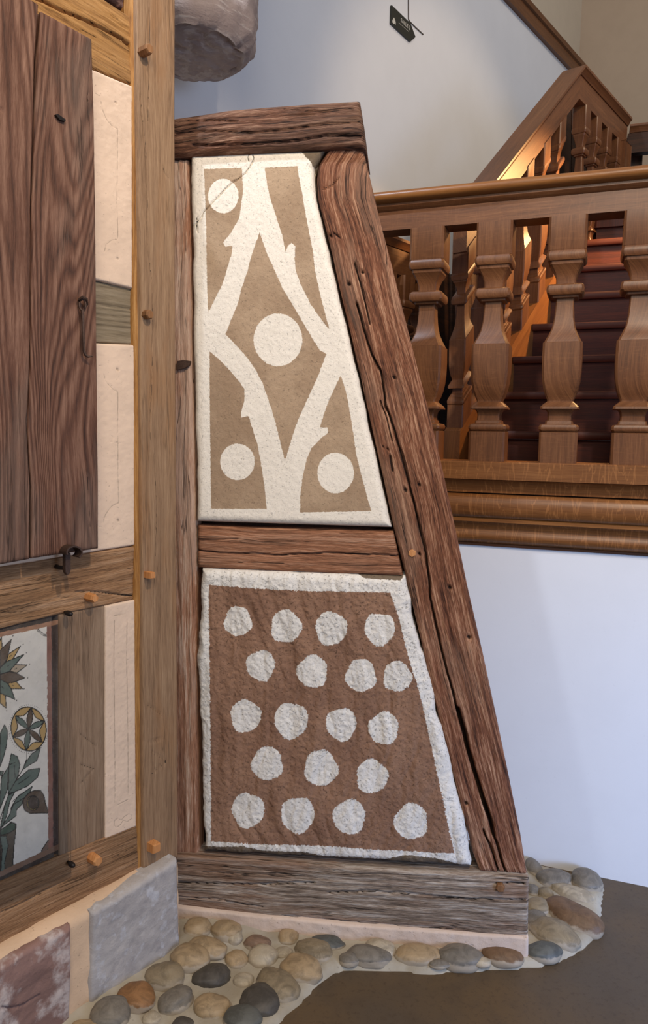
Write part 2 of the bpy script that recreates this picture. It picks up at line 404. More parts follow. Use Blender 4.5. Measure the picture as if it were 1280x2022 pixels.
def incised(name, base):
    t = NT(name); o = t.obj(); f = t.noise(o, 260, 6, .7); g = t.noise(o, 9, 4, .6); pk = t.noise(o, 150, 3, .6); pit = t.step(pk, .67, .72)
    col = t.mix(t.step(g, .35, .7), base, tuple(c*.9 for c in base)); col = t.mix(t.math('MULTIPLY', pit, .5), col, tuple(c*.45 for c in base))
    a = t.attr('line').outputs['Fac']; e = t.noise(o, 90, 3)
    k = t.math('SUBTRACT', 1., t.step(t.math('ADD', a, t.math('MULTIPLY', t.math('SUBTRACT', e, .5), 1.6)), .3, 1.3))
    col = t.mix(t.math('MULTIPLY', k, .55), col, tuple(c*.3 for c in base))
    t.put(t.b.inputs['Base Color'], col); t.b.inputs['Roughness'].default_value = .95; t.b.inputs['Specular IOR Level'].default_value = .1
    t.bump(t.math('SUBTRACT', f, pit), .45, .0015); return t.m

def stone(name, a, b, c=None, scale=30, bump=.6, rough=.85, streak=False):
    t = NT(name); o = t.obj(); g = t.noise(o, scale*.25, 5, .65, .6); f = t.noise(o, scale*5, 6, .7)
    v = t.vmul(o, (6, 6, 60)) if streak else o
    s = t.noise(v, scale*.8 if not streak else 1.5, 5, .6)
    col = t.mix(t.step(g, .35, .65), a, b)
    if c: col = t.mix(t.math('MULTIPLY', t.step(s, .52, .66), .75), col, c)
    col = t.mix(t.math('MULTIPLY', t.step(f, .56, .75), .4), col, tuple(x*.5 for x in a))
    t.put(t.b.inputs['Base Color'], col); t.b.inputs['Roughness'].default_value = rough; t.b.inputs['Specular IOR Level'].default_value = .25
    t.bump(t.math('ADD', f, s), bump, .003); return t.m

def pebble_mat(name, rgb, rough=.55):
    t = NT(name); o = t.obj(); i = t.n('ShaderNodeObjectInfo'); c = t.n('ShaderNodeCombineXYZ'); t.l(t.math('MULTIPLY', i.outputs['Random'], 30.), c.inputs[0])
    v = t.n('ShaderNodeVectorMath', operation='ADD'); t.l(o, v.inputs[0]); t.l(c.outputs[0], v.inputs[1]); v = v.outputs[0]
    g = t.noise(v, 22, 5, .65, 1.2); f = t.noise(v, 160, 5, .7); b = lin(rgb)
    col = t.mix(t.step(g, .35, .68), b, tuple(x*.62 for x in b)); col = t.mix(t.math('MULTIPLY', t.step(f, .55, .7), .35), col, tuple(min(1, x*1.5) for x in b))
    # mortar smeared over the flanks
    ca = t.attr('smear').outputs['Fac']; sm = t.step(t.math('ADD', ca, t.math('MULTIPLY', t.math('SUBTRACT', t.noise(v, 40, 4), .5), .9)), .38, .62)
    col = t.mix(t.math('MULTIPLY', sm, .8), col, lin((172, 158, 138)))
    t.put(t.b.inputs['Base Color'], col); t.put(t.b.inputs['Roughness'], rough); t.b.inputs['Specular IOR Level'].default_value = .4
    t.bump(f, .25, .002); return t.m

def simple(name, rgb, rough=.6, metal=0, bump=0, bscale=200):
    t = NT(name); o = t.obj(); f = t.noise(o, bscale, 4, .6); b = lin(rgb)
    t.put(t.b.inputs['Base Color'], t.mix(t.step(f, .35, .7), b, tuple(x*.7 for x in b)))
    t.b.inputs['Roughness'].default_value = rough; t.b.inputs['Metallic'].default_value = metal
    if bump: t.bump(f, bump, .001)
    return t.m

M = {}
M['brace'] = wood('reddish_weathered_oak', lin((56, 31, 21)), lin((136, 86, 60)), lin((208, 160, 126)), lin((150, 122, 100)), .35, .8, 1, 200, 14, .03, .8, crack=True, contrast=1.25)
M['cap'] = wood('dark_weathered_oak', lin((44, 26, 18)), lin((112, 74, 54)), lin((196, 156, 128)), lin((84, 64, 52)), .5, .8, 1, 200, 10, .03, .8, crack=True)
M['sill'] = wood('grey_weathered_oak', lin((62, 48, 38)), lin((150, 131, 113)), lin((206, 194, 180)), lin((134, 94, 68)), .55, .85, 1, 190, 12, .03, .9, crack=True, contrast=1.2)
M['rail_old'] = wood('brown_split_oak', lin((80, 46, 30)), lin((156, 106, 76)), lin((206, 162, 132)), lin((150, 112, 88)), .4, .8, .9, 220, 16, .03, .8, crack=True)
M['post'] = wood('tan_planed_oak', lin((92, 68, 48)), lin((144, 114, 86)), lin((174, 144, 112)), lin((150, 108, 70)), .55, .7, .35, 300, 18, .03, .5, crack=True, contrast=.8)
M['postside'] = wood('golden_oak_edge', lin((96, 58, 26)), lin((160, 112, 58)), lin((196, 150, 92)), None, .5, .7, .5, 300, 14, .03, .5)
M['sidepost'] = wood('pinkish_split_oak', lin((84, 52, 36)), lin((162, 116, 88)), lin((222, 196, 172)), lin((196, 172, 152)), .5, .8, .9, 200, 16, .03, .7, crack=True)
M['lintel'] = wood('yellow_hewn_oak', lin((104, 68, 34)), lin((168, 124, 72)), lin((190, 150, 100)), lin((130, 96, 62)), .45, .75, .8, 170, 8, .03, .6, crack=True, contrast=.85)
M['midbeam'] = wood('brown_hewn_oak', lin((92, 62, 40)), lin((150, 112, 78)), lin((186, 150, 116)), lin((118, 90, 64)), .5, .75, .8, 200, 10, .03, .7, crack=True)
M['stud'] = wood('grey_brown_stud', lin((86, 66, 50)), lin((136, 112, 90)), lin((162, 138, 114)), lin((120, 90, 66)), .4, .75, .4, 300, 16, .03, .5, crack=True, contrast=.8)
M['greybeam'] = wood('grey_olive_oak', lin((88, 76, 60)), lin((128, 114, 92)), lin((150, 136, 114)), None, .4, .85, .6, 220, 26, .12, .7)
M['shutter'] = wood('red_brown_pine', lin((50, 29, 21)), lin((100, 66, 50)), lin((146, 110, 90)), lin((112, 94, 82)), .45, .62, .8, 190, 34, .15, .5, crack=True, contrast=.85)
M['oak'] = wood('polished_oak', lin((66, 38, 20)), lin((106, 66, 38)), lin((132, 88, 54)), lin((90, 55, 31)), .4, .45, .08, 320, 10, .04, .15, coat=.2, contrast=.8, fleck=.10)
M['oakrail'] = wood('golden_polished_oak', lin((94, 56, 24)), lin((134, 86, 42)), lin((156, 106, 58)), lin((114, 70, 36)), .4, .4, .08, 320, 8, .04, .15, coat=.3, contrast=.8)
M['oakband'] = wood('figured_polished_oak', lin((84, 49, 22)), lin((120, 75, 38)), lin((144, 96, 54)), lin((102, 61, 32)), .4, .42, .08, 320, 8, .04, .2, coat=.25, contrast=.8, fleck=.42)
M['oakdark'] = wood('dark_oak', lin((34, 18, 9)), lin((58, 33, 18)), lin((80, 47, 27)), None, .4, .6, .15, 300, 8, .1, .1, coat=.1)
M['step'] = wood('mahogany_stained_step', lin((42, 14, 4)), lin((66, 24, 8)), lin((88, 36, 14)), None, .4, .6, .06, 300, 8, .04, .1, coat=.03)
M['peg'] = wood('fresh_oak_peg', lin((150, 92, 46)), lin((190, 128, 76)), lin((210, 156, 104)), None, .4, .7, .2, 300, 6, .1, .1)
M['pegold'] = wood('aged_oak_peg', lin((90, 58, 34)), lin((136, 96, 62)), lin((166, 122, 84)), None, .4, .8, .2, 300, 6, .1, .1)
M['paint_up'] = painted('upper_infill_paint', lin((240, 230, 214)), lin((182, 156, 128)), lin((160, 134, 108)), .0026, .6, .55, 260)
M['paint_low'] = painted('lower_infill_paint', lin((236, 230, 220)), lin((158, 122, 98)), lin((138, 104, 84)), .006, 1, .6, 200)
M['peach'] = incised('peach_lime_plaster', lin((226, 200, 176)))
M['ledge'] = plaster('peach_mortar', lin((222, 190, 158)), .06, .95, .7, 120, .2)
M['mortar'] = plaster('beige_mortar', lin((196, 180, 156)), .07, .95, .6, 150, .2)
M['footing'] = plaster('pinkish_mortar', lin((222, 198, 178)), .07, .95, .7, 130, .2)
M['apron'] = plaster('grey_beige_mortar', lin((180, 172, 156)), .08, .9, .6, 110, .2, tint=lin((158, 148, 130)))
M['wall'] = plaster('white_wall_paint', lin((226, 226, 228)), .01, .9, .12, 220, .05, dist=.001)
M['wallb'] = plaster('beige_wall_paint', lin((206, 192, 170)), .02, .9, .1, 200, .05, dist=.001)
M['wallc'] = plaster('brownish_wall', lin((188, 166, 142)), .02, .9, .1, 200, .05, dist=.001)  # darker, warmer version of the beige, used on wall_right only
M['stone_grey'] = stone('grey_sandstone_block', lin((186, 180, 176)), lin((166, 160, 158)), lin((198, 198, 202)), 34, .7)
M['stone_purple'] = stone('purple_sandstone_block', lin((150, 118, 108)), lin((126, 98, 90)), lin((206, 194, 188)), 14, .9)
M['stone_drum'] = stone('pinkish_grey_stone', lin((176, 158, 148)), lin((156, 138, 130)), lin((196, 182, 172)), 20, .9, streak=True)
M['darkstone'] = stone('dark_purple_stone', lin((92, 68, 64)), lin((60, 44, 44)), lin((150, 120, 110)), 40, .8)
M['iron'] = simple('rusty_iron', (86, 66, 56), .6, .6, .4)
M['iron_dark'] = simple('dark_iron', (40, 34, 32), .45, .5, .2)
M['sign'] = simple('dark_green_sign', (40, 40, 30), .5)
M['letter'] = simple('white_lettering', (215, 210, 198), .6)
M['cable'] = simple('brown_cable', (80, 66, 52), .6)
M['winlight'] = simple('pale_reveal', (190, 195, 200), .8)
# floor
t = NT('brown_concrete_floor'); o = t.obj(); g = t.noise(o, 1.6, 5, .6); f = t.noise(o, 60, 7, .75); h_ = t.noise(o, 9, 5, .6)
col = t.mix(t.step(g, .35, .68), lin((96, 76, 50)), lin((82, 70, 56))); col = t.mix(t.math('MULTIPLY', t.step(h_, .45, .7), .5), col, lin((76, 62, 46)))
col = t.mix(t.math('MULTIPLY', t.step(f, .5, .68), .6), col, lin((62, 48, 34))); col = t.mix(t.math('MULTIPLY', t.step(f, .5, .3), .0), col, lin((120, 98, 70)))
t.put(t.b.inputs['Base Color'], col); t.b.inputs['Roughness'].default_value = .55; t.bump(f, .25, .002); M['floor'] = t.m
# acrylic cover sheet
t = NT('clear_acrylic'); tr = t.n('ShaderNodeBsdfTransparent'); gl = t.n('ShaderNodeBsdfGlossy'); gl.inputs['Roughness'].default_value = .05
tr.inputs[0].default_value = (.985, .99, .99, 1); fr = t.n('ShaderNodeFresnel'); fr.inputs[0].default_value = 1.2; mx = t.n('ShaderNodeMixShader')
t.l(fr.outputs[0], mx.inputs[0]); t.l(tr.outputs[0], mx.inputs[1]); t.l(gl.outputs[0], mx.inputs[2]); t.l(mx.outputs[0], t.out.inputs[0]); M['acrylic'] = t.m
# vertex-painted plaster
t = NT('painted_flower_plaster'); a = t.attr('Col').outputs['Color']; o = t.obj(); f = t.noise(o, 150, 6, .7); g = t.noise(o, 18, 4, .6)
col = t.mix(t.math('MULTIPLY', t.step(g, .4, .7), .18), a, (.35, .32, .28)); col = t.mix(t.math('MULTIPLY', t.step(f, .55, .7), .25), col, (.3, .27, .24))
t.put(t.b.inputs['Base Color'], col); t.b.inputs['Roughness'].default_value = .9; t.bump(f, .3, .0015); M['flower'] = t.m

# ================================================================== SETTING
def quad_wall(name, pl, a0, a1, z0, z1, thick, mat, holes=None):
    co = [pl.at(a, z, w) for w in (0, -thick) for (a, z) in ((a0, z0), (a1, z0), (a1, z1), (a0, z1))]
    fs = [[0, 1, 2, 3], [7, 6, 5, 4], [0, 4, 5, 1], [1, 5, 6, 2], [2, 6, 7, 3], [3, 7, 4, 0]]
    o = recalc(mesh_from(name, co, fs, mat, None, None, False)); o['kind'] = 'structure'; return o
fl = mesh_from('floor', [(-4, -3, 0), (5, -3, 0), (5, 6, 0), (-4, 6, 0), (-4, -3, -.1), (5, -3, -.1), (5, 6, -.1), (-4, 6, -.1)],
               [[0, 1, 2, 3], [7, 6, 5, 4], [0, 4, 5, 1], [1, 5, 6, 2], [2, 6, 7, 3], [3, 7, 4, 0]], M['floor'], None, None, False)
fl['kind'] = 'structure'
zf = PW.az(1000, 1076)[1]                                             # top of the visible white wall
aL = PW.az(640, 1300)[0]; aR = 2.2
quad_wall('wall_front', PW, aL, aR, 0, zf+.12, .12, M['wall'])
capz = PG.az(1137, 127)[1]
gL = PG.az(200, 100)[0]; gR = PG.az(1140, 130)[0]
quad_wall('wall_left', PG, gL, gR, 0, capz, .12, M['wall'])
cor = depth_pt(1145, 100, 7.0)
P3 = Plane(cor[:2], 38.8); P4 = Plane(cor[:2], 124)
quad_wall('wall_back', P3, -4.6, .0, 2.6, 7.2, .1, M['wallb'])
quad_wall('wall_right', P4, 0, 3.5, 2.6, 7.2, .1, M['wallc'])
# wooden capping on the gallery wall
prof = [(.03, -.10), (.03, -.015), (.045, -.01), (.05, .02), (.035, .035), (-.15, .035), (-.15, -.01), (-.001, -.01), (-.001, -.10)]
o = extrude('trim_1', PG.at(gL, capz), PG.at(gR+.05, capz), prof, PG.N, M['oak']); o['kind'] = 'structure'

# ================================================================== STAIR, BALUSTRADES
Zu = V(0, 0, 1)
# moulded fascia under the landing railing
def pz(y): return PW.az(1000, y)[1]
zt = pz(911)
fas = thing('landing_fascia', PW.at(1.0, zf, .0), 'moulded oak fascia band on top of the white wall, carrying the front railing', 'moulding')
def bandprof(z0, z1, w0, w1, kind='flat', back=-.10):
    if kind == 'flat': f = [(w0, z0), (w0, z1-.004), (w0-.004, z1)]
    elif kind == 'cove': f = [(w0+(w1-w0)*(1-math.cos(k*math.pi/2/6)), z0+(z1-z0)*math.sin(k*math.pi/2/6)) for k in range(7)]
    elif kind == 'bull': f = [(w0+(w1-w0)*math.sin(k*math.pi/8), z0+(z1-z0)*(1-math.cos(k*math.pi/8))/2) for k in range(9)]
    else: f = [(w0+(w1-w0)*(k/8)+.012*math.sin(k/8*math.pi*2), z0+(z1-z0)*k/8) for k in range(9)]
    return f+[(back, z1), (back, z0)]
fa0, fa1 = PW.az(690, 900)[0], aR
for nm, y0, y1, w0, w1, kd, mt in (('top_band', 911, 946, .075, .075, 'flat', 'oakband'), ('cove', 947, 973, .035, .070, 'cove', 'oakband'),
                                ('middle_band', 976, 1022, .042, .066, 'bull', 'oakband'), ('fillet', 1022, 1030, .046, .046, 'flat', 'oakrail'),
                                ('lower_ogee', 1030, 1074, .006, .040, 'ogee', 'oakband'), ('bottom_bead', 1074, 1080, .008, .008, 'flat', 'oakdark')):
    zz1, zz0 = pz(y0), pz(y1)
    extrude(nm, PW.at(fa0, 0, 0), PW.at(fa1, 0, 0), bandprof(zz0, zz1, w0, w1, kd), PW.N, M[mt], fas, seed=y0*.01)
extrude('backing_board', PW.at(fa0, 0, 0), PW.at(fa1, 0, 0), [(.003, zf+.004), (.003, zt-.004), (-.10, zt-.004), (-.10, zf+.004)], PW.N, M['oakdark'], fas)
# turned-square baluster profile measured on the third baluster
BP = [(910, 37), (849, 37), (848, 34), (847, 36), (843, 38.5), (838, 38.5), (834, 36.5), (832, 27), (826, 26), (825, 23), (815, 22.5), (808, 24), (803, 28), (802, 37.5),
      (798, 37), (793, 32), (787, 25), (784, 25), (775, 29), (762, 33), (745, 36), (725, 37.5), (700, 38), (670, 37.5), (669, 35), (666, 34), (655, 28.5), (640, 22.5), (620, 19), (600, 17.5),
      (581, 17), (580, 25), (576, 25.5), (575, 32), (571, 35), (564, 36), (557, 34.5), (554, 31), (553, 18.5), (540, 19), (528, 23), (516, 29.5), (514, 31), (508, 31.5), (507, 35), (502, 37.5), (495, 38), (490, 36.5), (488, 35.5), (487, 36), (420, 36)]
def zpx(x, y, w): return PW.az(x, y, w)[1]
bw = .062
prof_front = [(zpx(1110, y, bw), .062*h/37.) for y, h in BP]
zb = prof_front[0][0]; prof_front = [(z-zb, h) for z, h in prof_front]; HB = prof_front[-1][0]
fr = thing('front_railing', PW.at(1.0, zt, .0), 'polished oak landing railing with chunky square-cut balusters on the moulded fascia', 'railing')
wc = 0.0
for k, xc in enumerate((560+160, 849, 977, 1107, 1252, 1400)):
    xx = {849: 836, 977: 967, 1107: 1110, 1252: 1258}.get(xc, xc)
    a = PW.az(xx, 700, .062)[0]
    if k == 0: continue
    loft_square('baluster', PW.at(a, zt, 0), PW.D, PW.N, prof_front, M['oak'], fr, seed=k)
zr = PW.az(1000, 350, .09)[1]; zr_l = PW.az(760, 377, .09)[1]
hz = (zr+zr_l)/2; bh = hz-(zt+HB)
hp = [(.045, -bh), (.045, -.058), (.052, -.054), (.062, -.045), (.064, -.036)]
hp += [(.075+.017*math.sin(k*math.pi/8), -.034+.034*(1-math.cos(k*math.pi/8))/2) for k in range(9)]
hp += [(.04, .006), (0, .008), (-.04, .006)] + [(-q[0], q[1]) for q in hp[::-1]]
extrude('handrail', PW.at(fa0, hz, 0), PW.at(aR, hz, 0), hp[5:-5] + [(-.064, -.037), (.064, -.037)], PW.N, M['oakrail'], fr)
extrude('under_rail', PW.at(fa0, hz, 0), PW.at(aR, hz, 0), [(.045, -bh+.003), (.045, -.060), (.054, -.055), (.062, -.046), (.062, -.0375), (-.062, -.0375), (-.062, -.046), (-.054, -.055), (-.045, -.060), (-.045, -bh+.003)], PW.N, M['oak'], fr)

# stair flight
def raked(pl, wf, x0y0, x1y1): return pl.az(*x0y0, wf), pl.az(*x1y1, wf)
(ta, za), (tb, zb2) = raked(PS, .055, (985, 350), (1158, 127))
pit = (zb2-za)/(tb-ta)
t_lo = -.06; z_at = lambda tt: za+pit*(tt-ta)
stair_bal = thing('stair_railing', PS.at(.2, z_at(.2)-.95, 0), 'raked oak stair railing climbing to a peak behind the front railing', 'railing')
rp = [(.055, -.012), (.055, 0), (-.06, 0), (-.06, -.012), (-.05, -.02), (-.04, -.04), (.035, -.04), (.045, -.02)]
extrude('handrail', PS.at(t_lo, z_at(t_lo)), PS.at(tb, zb2), rp, PS.N, M['oak'], stair_bal)
extrude('under_rail', PS.at(t_lo, z_at(t_lo)), PS.at(tb, zb2), [(.03, -.041), (.03, -.15), (-.03, -.15), (-.03, -.041)], PS.N, M['oak'], stair_bal)
SH = .86
t0s, z0s, dt, dz = .573, 2.07, .19, .1625
nos = lambda tt: z0s+(tt-t0s)*dz/dt
sc_ = .72
def small_prof(H, hw):
    zs = [q[0] for q in prof_front]; tot = zs[-1]
    return [(z/tot*H, h/.062*hw) for z, h in prof_front]
strip_up, strip_dn = .06, -.30
tt = t_lo+.04
while tt < tb-.03:
    b = nos(tt)+strip_up; top = z_at(tt)-.15
    loft_square('baluster', PS.at(tt, b, 0), PS.D, PS.N, small_prof(top-b+.01, .036), M['oak'], stair_bal, shear=pit, seed=tt*3)
    tt += .17
# stringer
a_, b_ = t_lo-.01, tb+.02
co = []
o = extrude('stringer', PS.at(a_, nos(a_)), PS.at(b_, nos(b_)), [(.035, strip_up), (.035, strip_dn), (-.035, strip_dn), (-.035, strip_up)], PS.N, M['oakrail'], stair_bal, seed=3)
# landing railing (level) and its return
te = PS.az(1243, 246, .055)[0]
zl = zb2
land_rail = thing('landing_railing', PS.at(tb, zl-.9, 0), 'level oak railing of the upper landing, descending to the right from the peak', 'railing')
extrude('handrail', PS.at(tb, zl), PS.at(te+.05, zl), rp, PS.N, M['oak'], land_rail, seed=5)
extrude('under_rail', PS.at(tb, zl), PS.at(te+.05, zl), [(.03, -.041), (.03, -.15), (-.03, -.15), (-.03, -.041)], PS.N, M['oak'], land_rail, seed=6)
zland = nos(tb)+.02
tt = tb+.12
while tt < te-.05:
    loft_square('baluster', PS.at(tt, zland+.001, 0), PS.D, PS.N, small_prof(zl-.15-zland, .036), M['oak'], land_rail, seed=tt*5); tt += .165
box('newel_post', PS.at(te, (zland+zl-.15)/2, 0), (PS.D, PS.N, Zu), (.055, .055, (zl-.15-zland)/2), M['oak'], land_rail)
r_ = ray(1264, 243); PR0 = EYE+r_*((zl-EYE[2])/r_[2]); PR = Plane(PR0[:2], 110); PR = Plane((PR.O-PR.N*.055-PR.D*float((PR.O-PS.at(te, 0))@PR.D))[:2], 110)
back_rail = thing('cross_railing', PR.at(.7, zl-.9), 'short dark oak railing crossing the top landing at the far right', 'railing')
extrude('handrail', PR.at(.06, zl), PR.at(1.6, zl), [(w, z) for w, z in rp], PR.N, M['oak'], back_rail, seed=7)
extrude('under_rail', PR.at(.05, zl), PR.at(1.6, zl), [(.03, -.041), (.03, -.15), (-.03, -.15), (-.03, -.041)], PR.N, M['oakdark'], back_rail, seed=8)
for k in range(8):
    loft_square('baluster', PR.at(.25+.17*k, zland+.001, 0), PR.D, PR.N, small_prof(zl-.15-zland, .043), M['oakdark'], back_rail, seed=k+.3)

stairs = thing('staircase', PS.at(t0s, 1.3, .4), 'flight of dark mahogany-red steps rising behind the front railing', 'staircase')
Dw = PW.D; Np = PW.N
cosk = Dw@PS.D; 
for i in range(-3, 4):
    tt = t0s+dt*i; z = z0s+dz*i; e0 = PS.at(tt, 0, .036); e1 = e0+Dw*1.55; bk = -Np
    dep = dt*(PS.D@bk)+.03
    prof = [(.012, z-.006), (.008, z), (-dep, z), (-dep, z-.03), (.008, z-.03), (.012, z-.024)]
    extrude('tread', e0, e1, prof, Np, M['step'], stairs, seg=2, seed=i+9)
    extrude('riser', e0, e1, [(-.012, z-.031), (-.012, z-dz), (-.03, z-dz), (-.03, z-.031)], Np, M['step'], stairs, seg=2, seed=i+19)
zlow = z0s-4*dz
lw = [PW.at(PW.az(800, 900)[0], 0, -.125), PW.at(aR, 0, -.125), PS.at(t0s-3*dt, 0, .036)+Dw*1.55-Np*.02, PS.at(t0s-3*dt, 0, .036)-Np*.02, PS.at(t0s-3*dt, 0, -.5)]
co = [V(q[0], q[1], zlow) for q in lw]+[V(q[0], q[1], zlow-.06) for q in lw]; nn = len(lw)
recalc(mesh_from('lower_landing', co, [list(range(nn)), list(range(nn, 2*nn))]+[[k, (k+1) % nn, nn+(k+1) % nn, nn+k] for k in range(nn)], M['step'], stairs, [(q[0], q[1]) for q in co], False))
tt = t0s+dt*4; z = z0s+dz*4; e0 = PS.at(tt, 0, .036)
extrude('riser', e0, e0+Dw*1.55, [(-.012, z-.031), (-.012, z-dz), (-.03, z-dz), (-.03, z-.031)], Np, M['step'], stairs, seg=2, seed=31)
lp = [e0+Np*.012, e0+Dw*1.55+Np*.012, e0+Dw*1.55-Np*1.2, PS.at(te+.06, 0, -.06), PS.at(tt, 0, -.06)]
lp = [V(q[0], q[1], 0) for q in lp]
co = [q+V(0, 0, z) for q in lp]+[q+V(0, 0, z-.06) for q in lp]; nn = len(lp)
o = recalc(mesh_from('landing', co, [list(range(nn)), list(range(nn, 2*nn))]+[[k, (k+1) % nn, nn+(k+1) % nn, nn+k] for k in range(nn)], M['step'], stairs, [(q[0], q[1]) for q in co], False))

# level balustrade seen at the left between the first balusters
zq = PQ.az(790, 470, .05)[1]; q0, q1 = PQ.az(700, 600)[0], PQ.az(850, 600)[0]
lev = thing('rear_railing', PQ.at((q0+q1)/2, zq-.9), 'dark level oak railing glimpsed behind the leftmost baluster', 'railing')
extrude('handrail', PQ.at(q0, zq), PQ.at(q1, zq), rp, PQ.N, M['oak'], lev, seed=11)
extrude('under_rail', PQ.at(q0, zq), PQ.at(q1, zq), [(.03, -.041), (.03, -.15), (-.03, -.15), (-.03, -.041)], PQ.N, M['oak'], lev, seed=12)
tt = q0+.05
while tt < q1:
    loft_square('baluster', PQ.at(tt, zq-.95, 0), PQ.D, PQ.N, small_prof(.80, .05), M['oak'], lev, seed=tt*7); tt += .155
extrude('base_rail', PQ.at(q0, zq), PQ.at(q1, zq), [(.06, -.951), (.06, -1.25), (-.06, -1.25), (-.06, -.951)], PQ.N, M['oakdark'], lev, seed=13)

# added dark boards standing in for the dim stairwell behind the railings
part = thing('stair_dark_backing', PT.at(1, 1.4), 'added dark vertical boards standing in for the dim stairwell behind the stair railing', 'dark backing')
def rail_y(x): return 350-1.29*(x-985) if x < 1158 else 127+1.36*(x-1158)
xs = [905, 930, 955, 980, 1005, 1030, 1055, 1080, 1104, 1128, 1148, 1158, 1180, 1200, 1220, 1240]
for k in range(len(xs)-1):
    x0, x1 = xs[k]+1.0, xs[k+1]-.2; yt = lambda x: rail_y(x)+36
    ym = [(x0, yt(x0)), (x1, yt(x1)), (x1, 905), (x0, 905)]
    prism('board', PT, ym, 0, .018, M['oakdark'], part)
b2 = thing('rear_dark_backing', PQ.at(.3, 1.3, -.2), 'added dark boards standing in for the shade behind the rear railing, narrow gaps of pale wall between them', 'dark backing')  # added backing that gives the dark between the leftmost balusters
PQ2 = Plane((PQ.O-PQ.N*.14)[:2], 38.8)
for x0, x1 in ((738, 770), (771, 802), (811, 846), (847, 868), (869, 888), (893, 914)):
    yt = max(470+(x0-770)*.35+28, 470); prism('board', PQ2, [(x0, yt), (x1, yt+(x1-x0)*.35), (x1, 960), (x0, 960)], 0, .018, M['oakdark'], b2)
b3 = thing('cross_dark_backing', PR.at(.7, zland, -.1), 'added dark boards standing in for the shade behind the cross railing at the far right', 'dark backing')  # added backing that gives the dark beyond the top landing
PR2 = Plane((PR.O-PR.N*.12)[:2], 110)
x = .02
while x < 1.6:
    c = PR2.at(x+.06, (zland+.02+zl-.1)/2, 0)
    if not (0.1 < x < .2): box('board', c, (PR2.D, PR2.N, Zu), (.062, .008, (zl-.1-zland-.02)/2), M['oakdark'], b3, bevel=.002, seed=x)
    x += .126

# arrow sign and cable on the gallery wall
sg = thing('arrow_sign', PG.px(795, 50), 'small dark arrow sign reading SALLE 2 high on the white wall', 'sign')
prism('sign_plate', PG, [(774, 10), (811, 46), (821, 73), (811, 82), (773, 46)], .001, .012, M['sign'], sg)
def text_mesh(name, body, pl, x0, y0, x1, y1, hpx, w, mat, parent):
    fc = bpy.data.curves.new(name, 'FONT'); fc.body = body; fc.extrude = .0008; fc.size = 1; to = bpy.data.objects.new(name+'_tmp', fc); C.objects.link(to)
    dg = bpy.context.evaluated_depsgraph_get(); me = bpy.data.meshes.new_from_object(to.evaluated_get(dg)); bpy.data.objects.remove(to)
    vs_ = np.array([v.co[:] for v in me.vertices]); fs = [list(q.vertices) for q in me.polygons]; bpy.data.meshes.remove(me)
    wx = vs_[:, 0].max()-vs_[:, 0].min(); a0, z0 = pl.az(x0, y0, w); a1, z1 = pl.az(x1, y1, w); s = (a1-a0)/wx
    hh = pl.az(x0, y0-hpx, w)[1]-z0; sy = hh/(vs_[:, 1].max()-vs_[:, 1].min()); co = [pl.at(a0+(v[0]-vs_[:, 0].min())*s, z0+(v[1]-vs_[:, 1].min())*sy+(z1-z0)*((v[0]-vs_[:, 0].min())/wx), w+(v[2]*.6)) for v in vs_]
    return mesh_from(name, co, fs, mat, parent, None, False, loc=co[0])
text_mesh('lettering', 'SALLE 2', PG, 792, 43, 810, 60, 8, .0125, M['letter'], sg)
prism('emblem', PG, [(775, 44), (775.5, 39), (778.3, 34.5), (780.5, 39), (781.8, 44), (781.5, 49), (779.5, 46.5), (778.5, 47.5)], .0121, .013, M['letter'], sg)
prism('rule_line', PG, [(788, 44.6), (807.5, 62.2), (807.5, 62.8), (788, 45.2)], .0121, .0126, M['letter'], sg)
cb = tube('wall_cable', [PG.px(807, -40, .004), PG.px(807, 20, .004), PG.px(807.2, 38, .004), PG.px(809, 42, .004), PG.px(822, 55, .004), PG.px(836, 68, .004)], .0028, M['cable'])
tag(cb, 'thin brown cable running down the white wall and bending beside the sign', 'cable')

# hanging stone drum
sd = depth_pt(370, 112, 2.62); rad = .232; zs_ = sd[2]
co = []; NS, NR = 120, 120; HS = 1.3
faces = []
for i in range(NR):
    t_ = i/(NR-1)
    if t_ < .3: rr = (rad-.05)*(t_/.3); z = zs_+.012*(t_/.3)**4
    else:
        q = (t_-.3)/.7; rr = rad*(1+.08*q); z = zs_+HS*q
        rr -= .05*max(0, 1-q/.05)**2
    for k in range(NS):
        an = 2*math.pi*k/NS
        nz = float(fbm(np.array(an*6), np.array(z*22+rr*9), 4, 4))*.016+float(fbm(np.array(an*2), np.array(z*5), 9, 2))*.012
        r2 = rr+nz*(1 if t_ > .28 else rr/rad*.6)
        co.append(V(sd[0]+r2*math.cos(an), sd[1]+r2*math.sin(an), z+(float(fbm(np.array(rr*40*math.cos(an)), np.array(rr*40*math.sin(an)), 6, 3))*.012 if t_ < .3 else 0)))
for i in range(NR-1):
    for k in range(NS): faces.append([i*NS+k, i*NS+(k+1) % NS, (i+1)*NS+(k+1) % NS, (i+1)*NS+k])
faces += [list(range((NR-1)*NS, NR*NS))]
o = recalc(mesh_from('stone_drum', co, faces, M['stone_drum'], None, None, True, sharp=60, loc=(sd[0], sd[1], zs_)))
tag(o, 'rough pinkish grey round stone hanging above the buttress, against the white wall', 'stone')

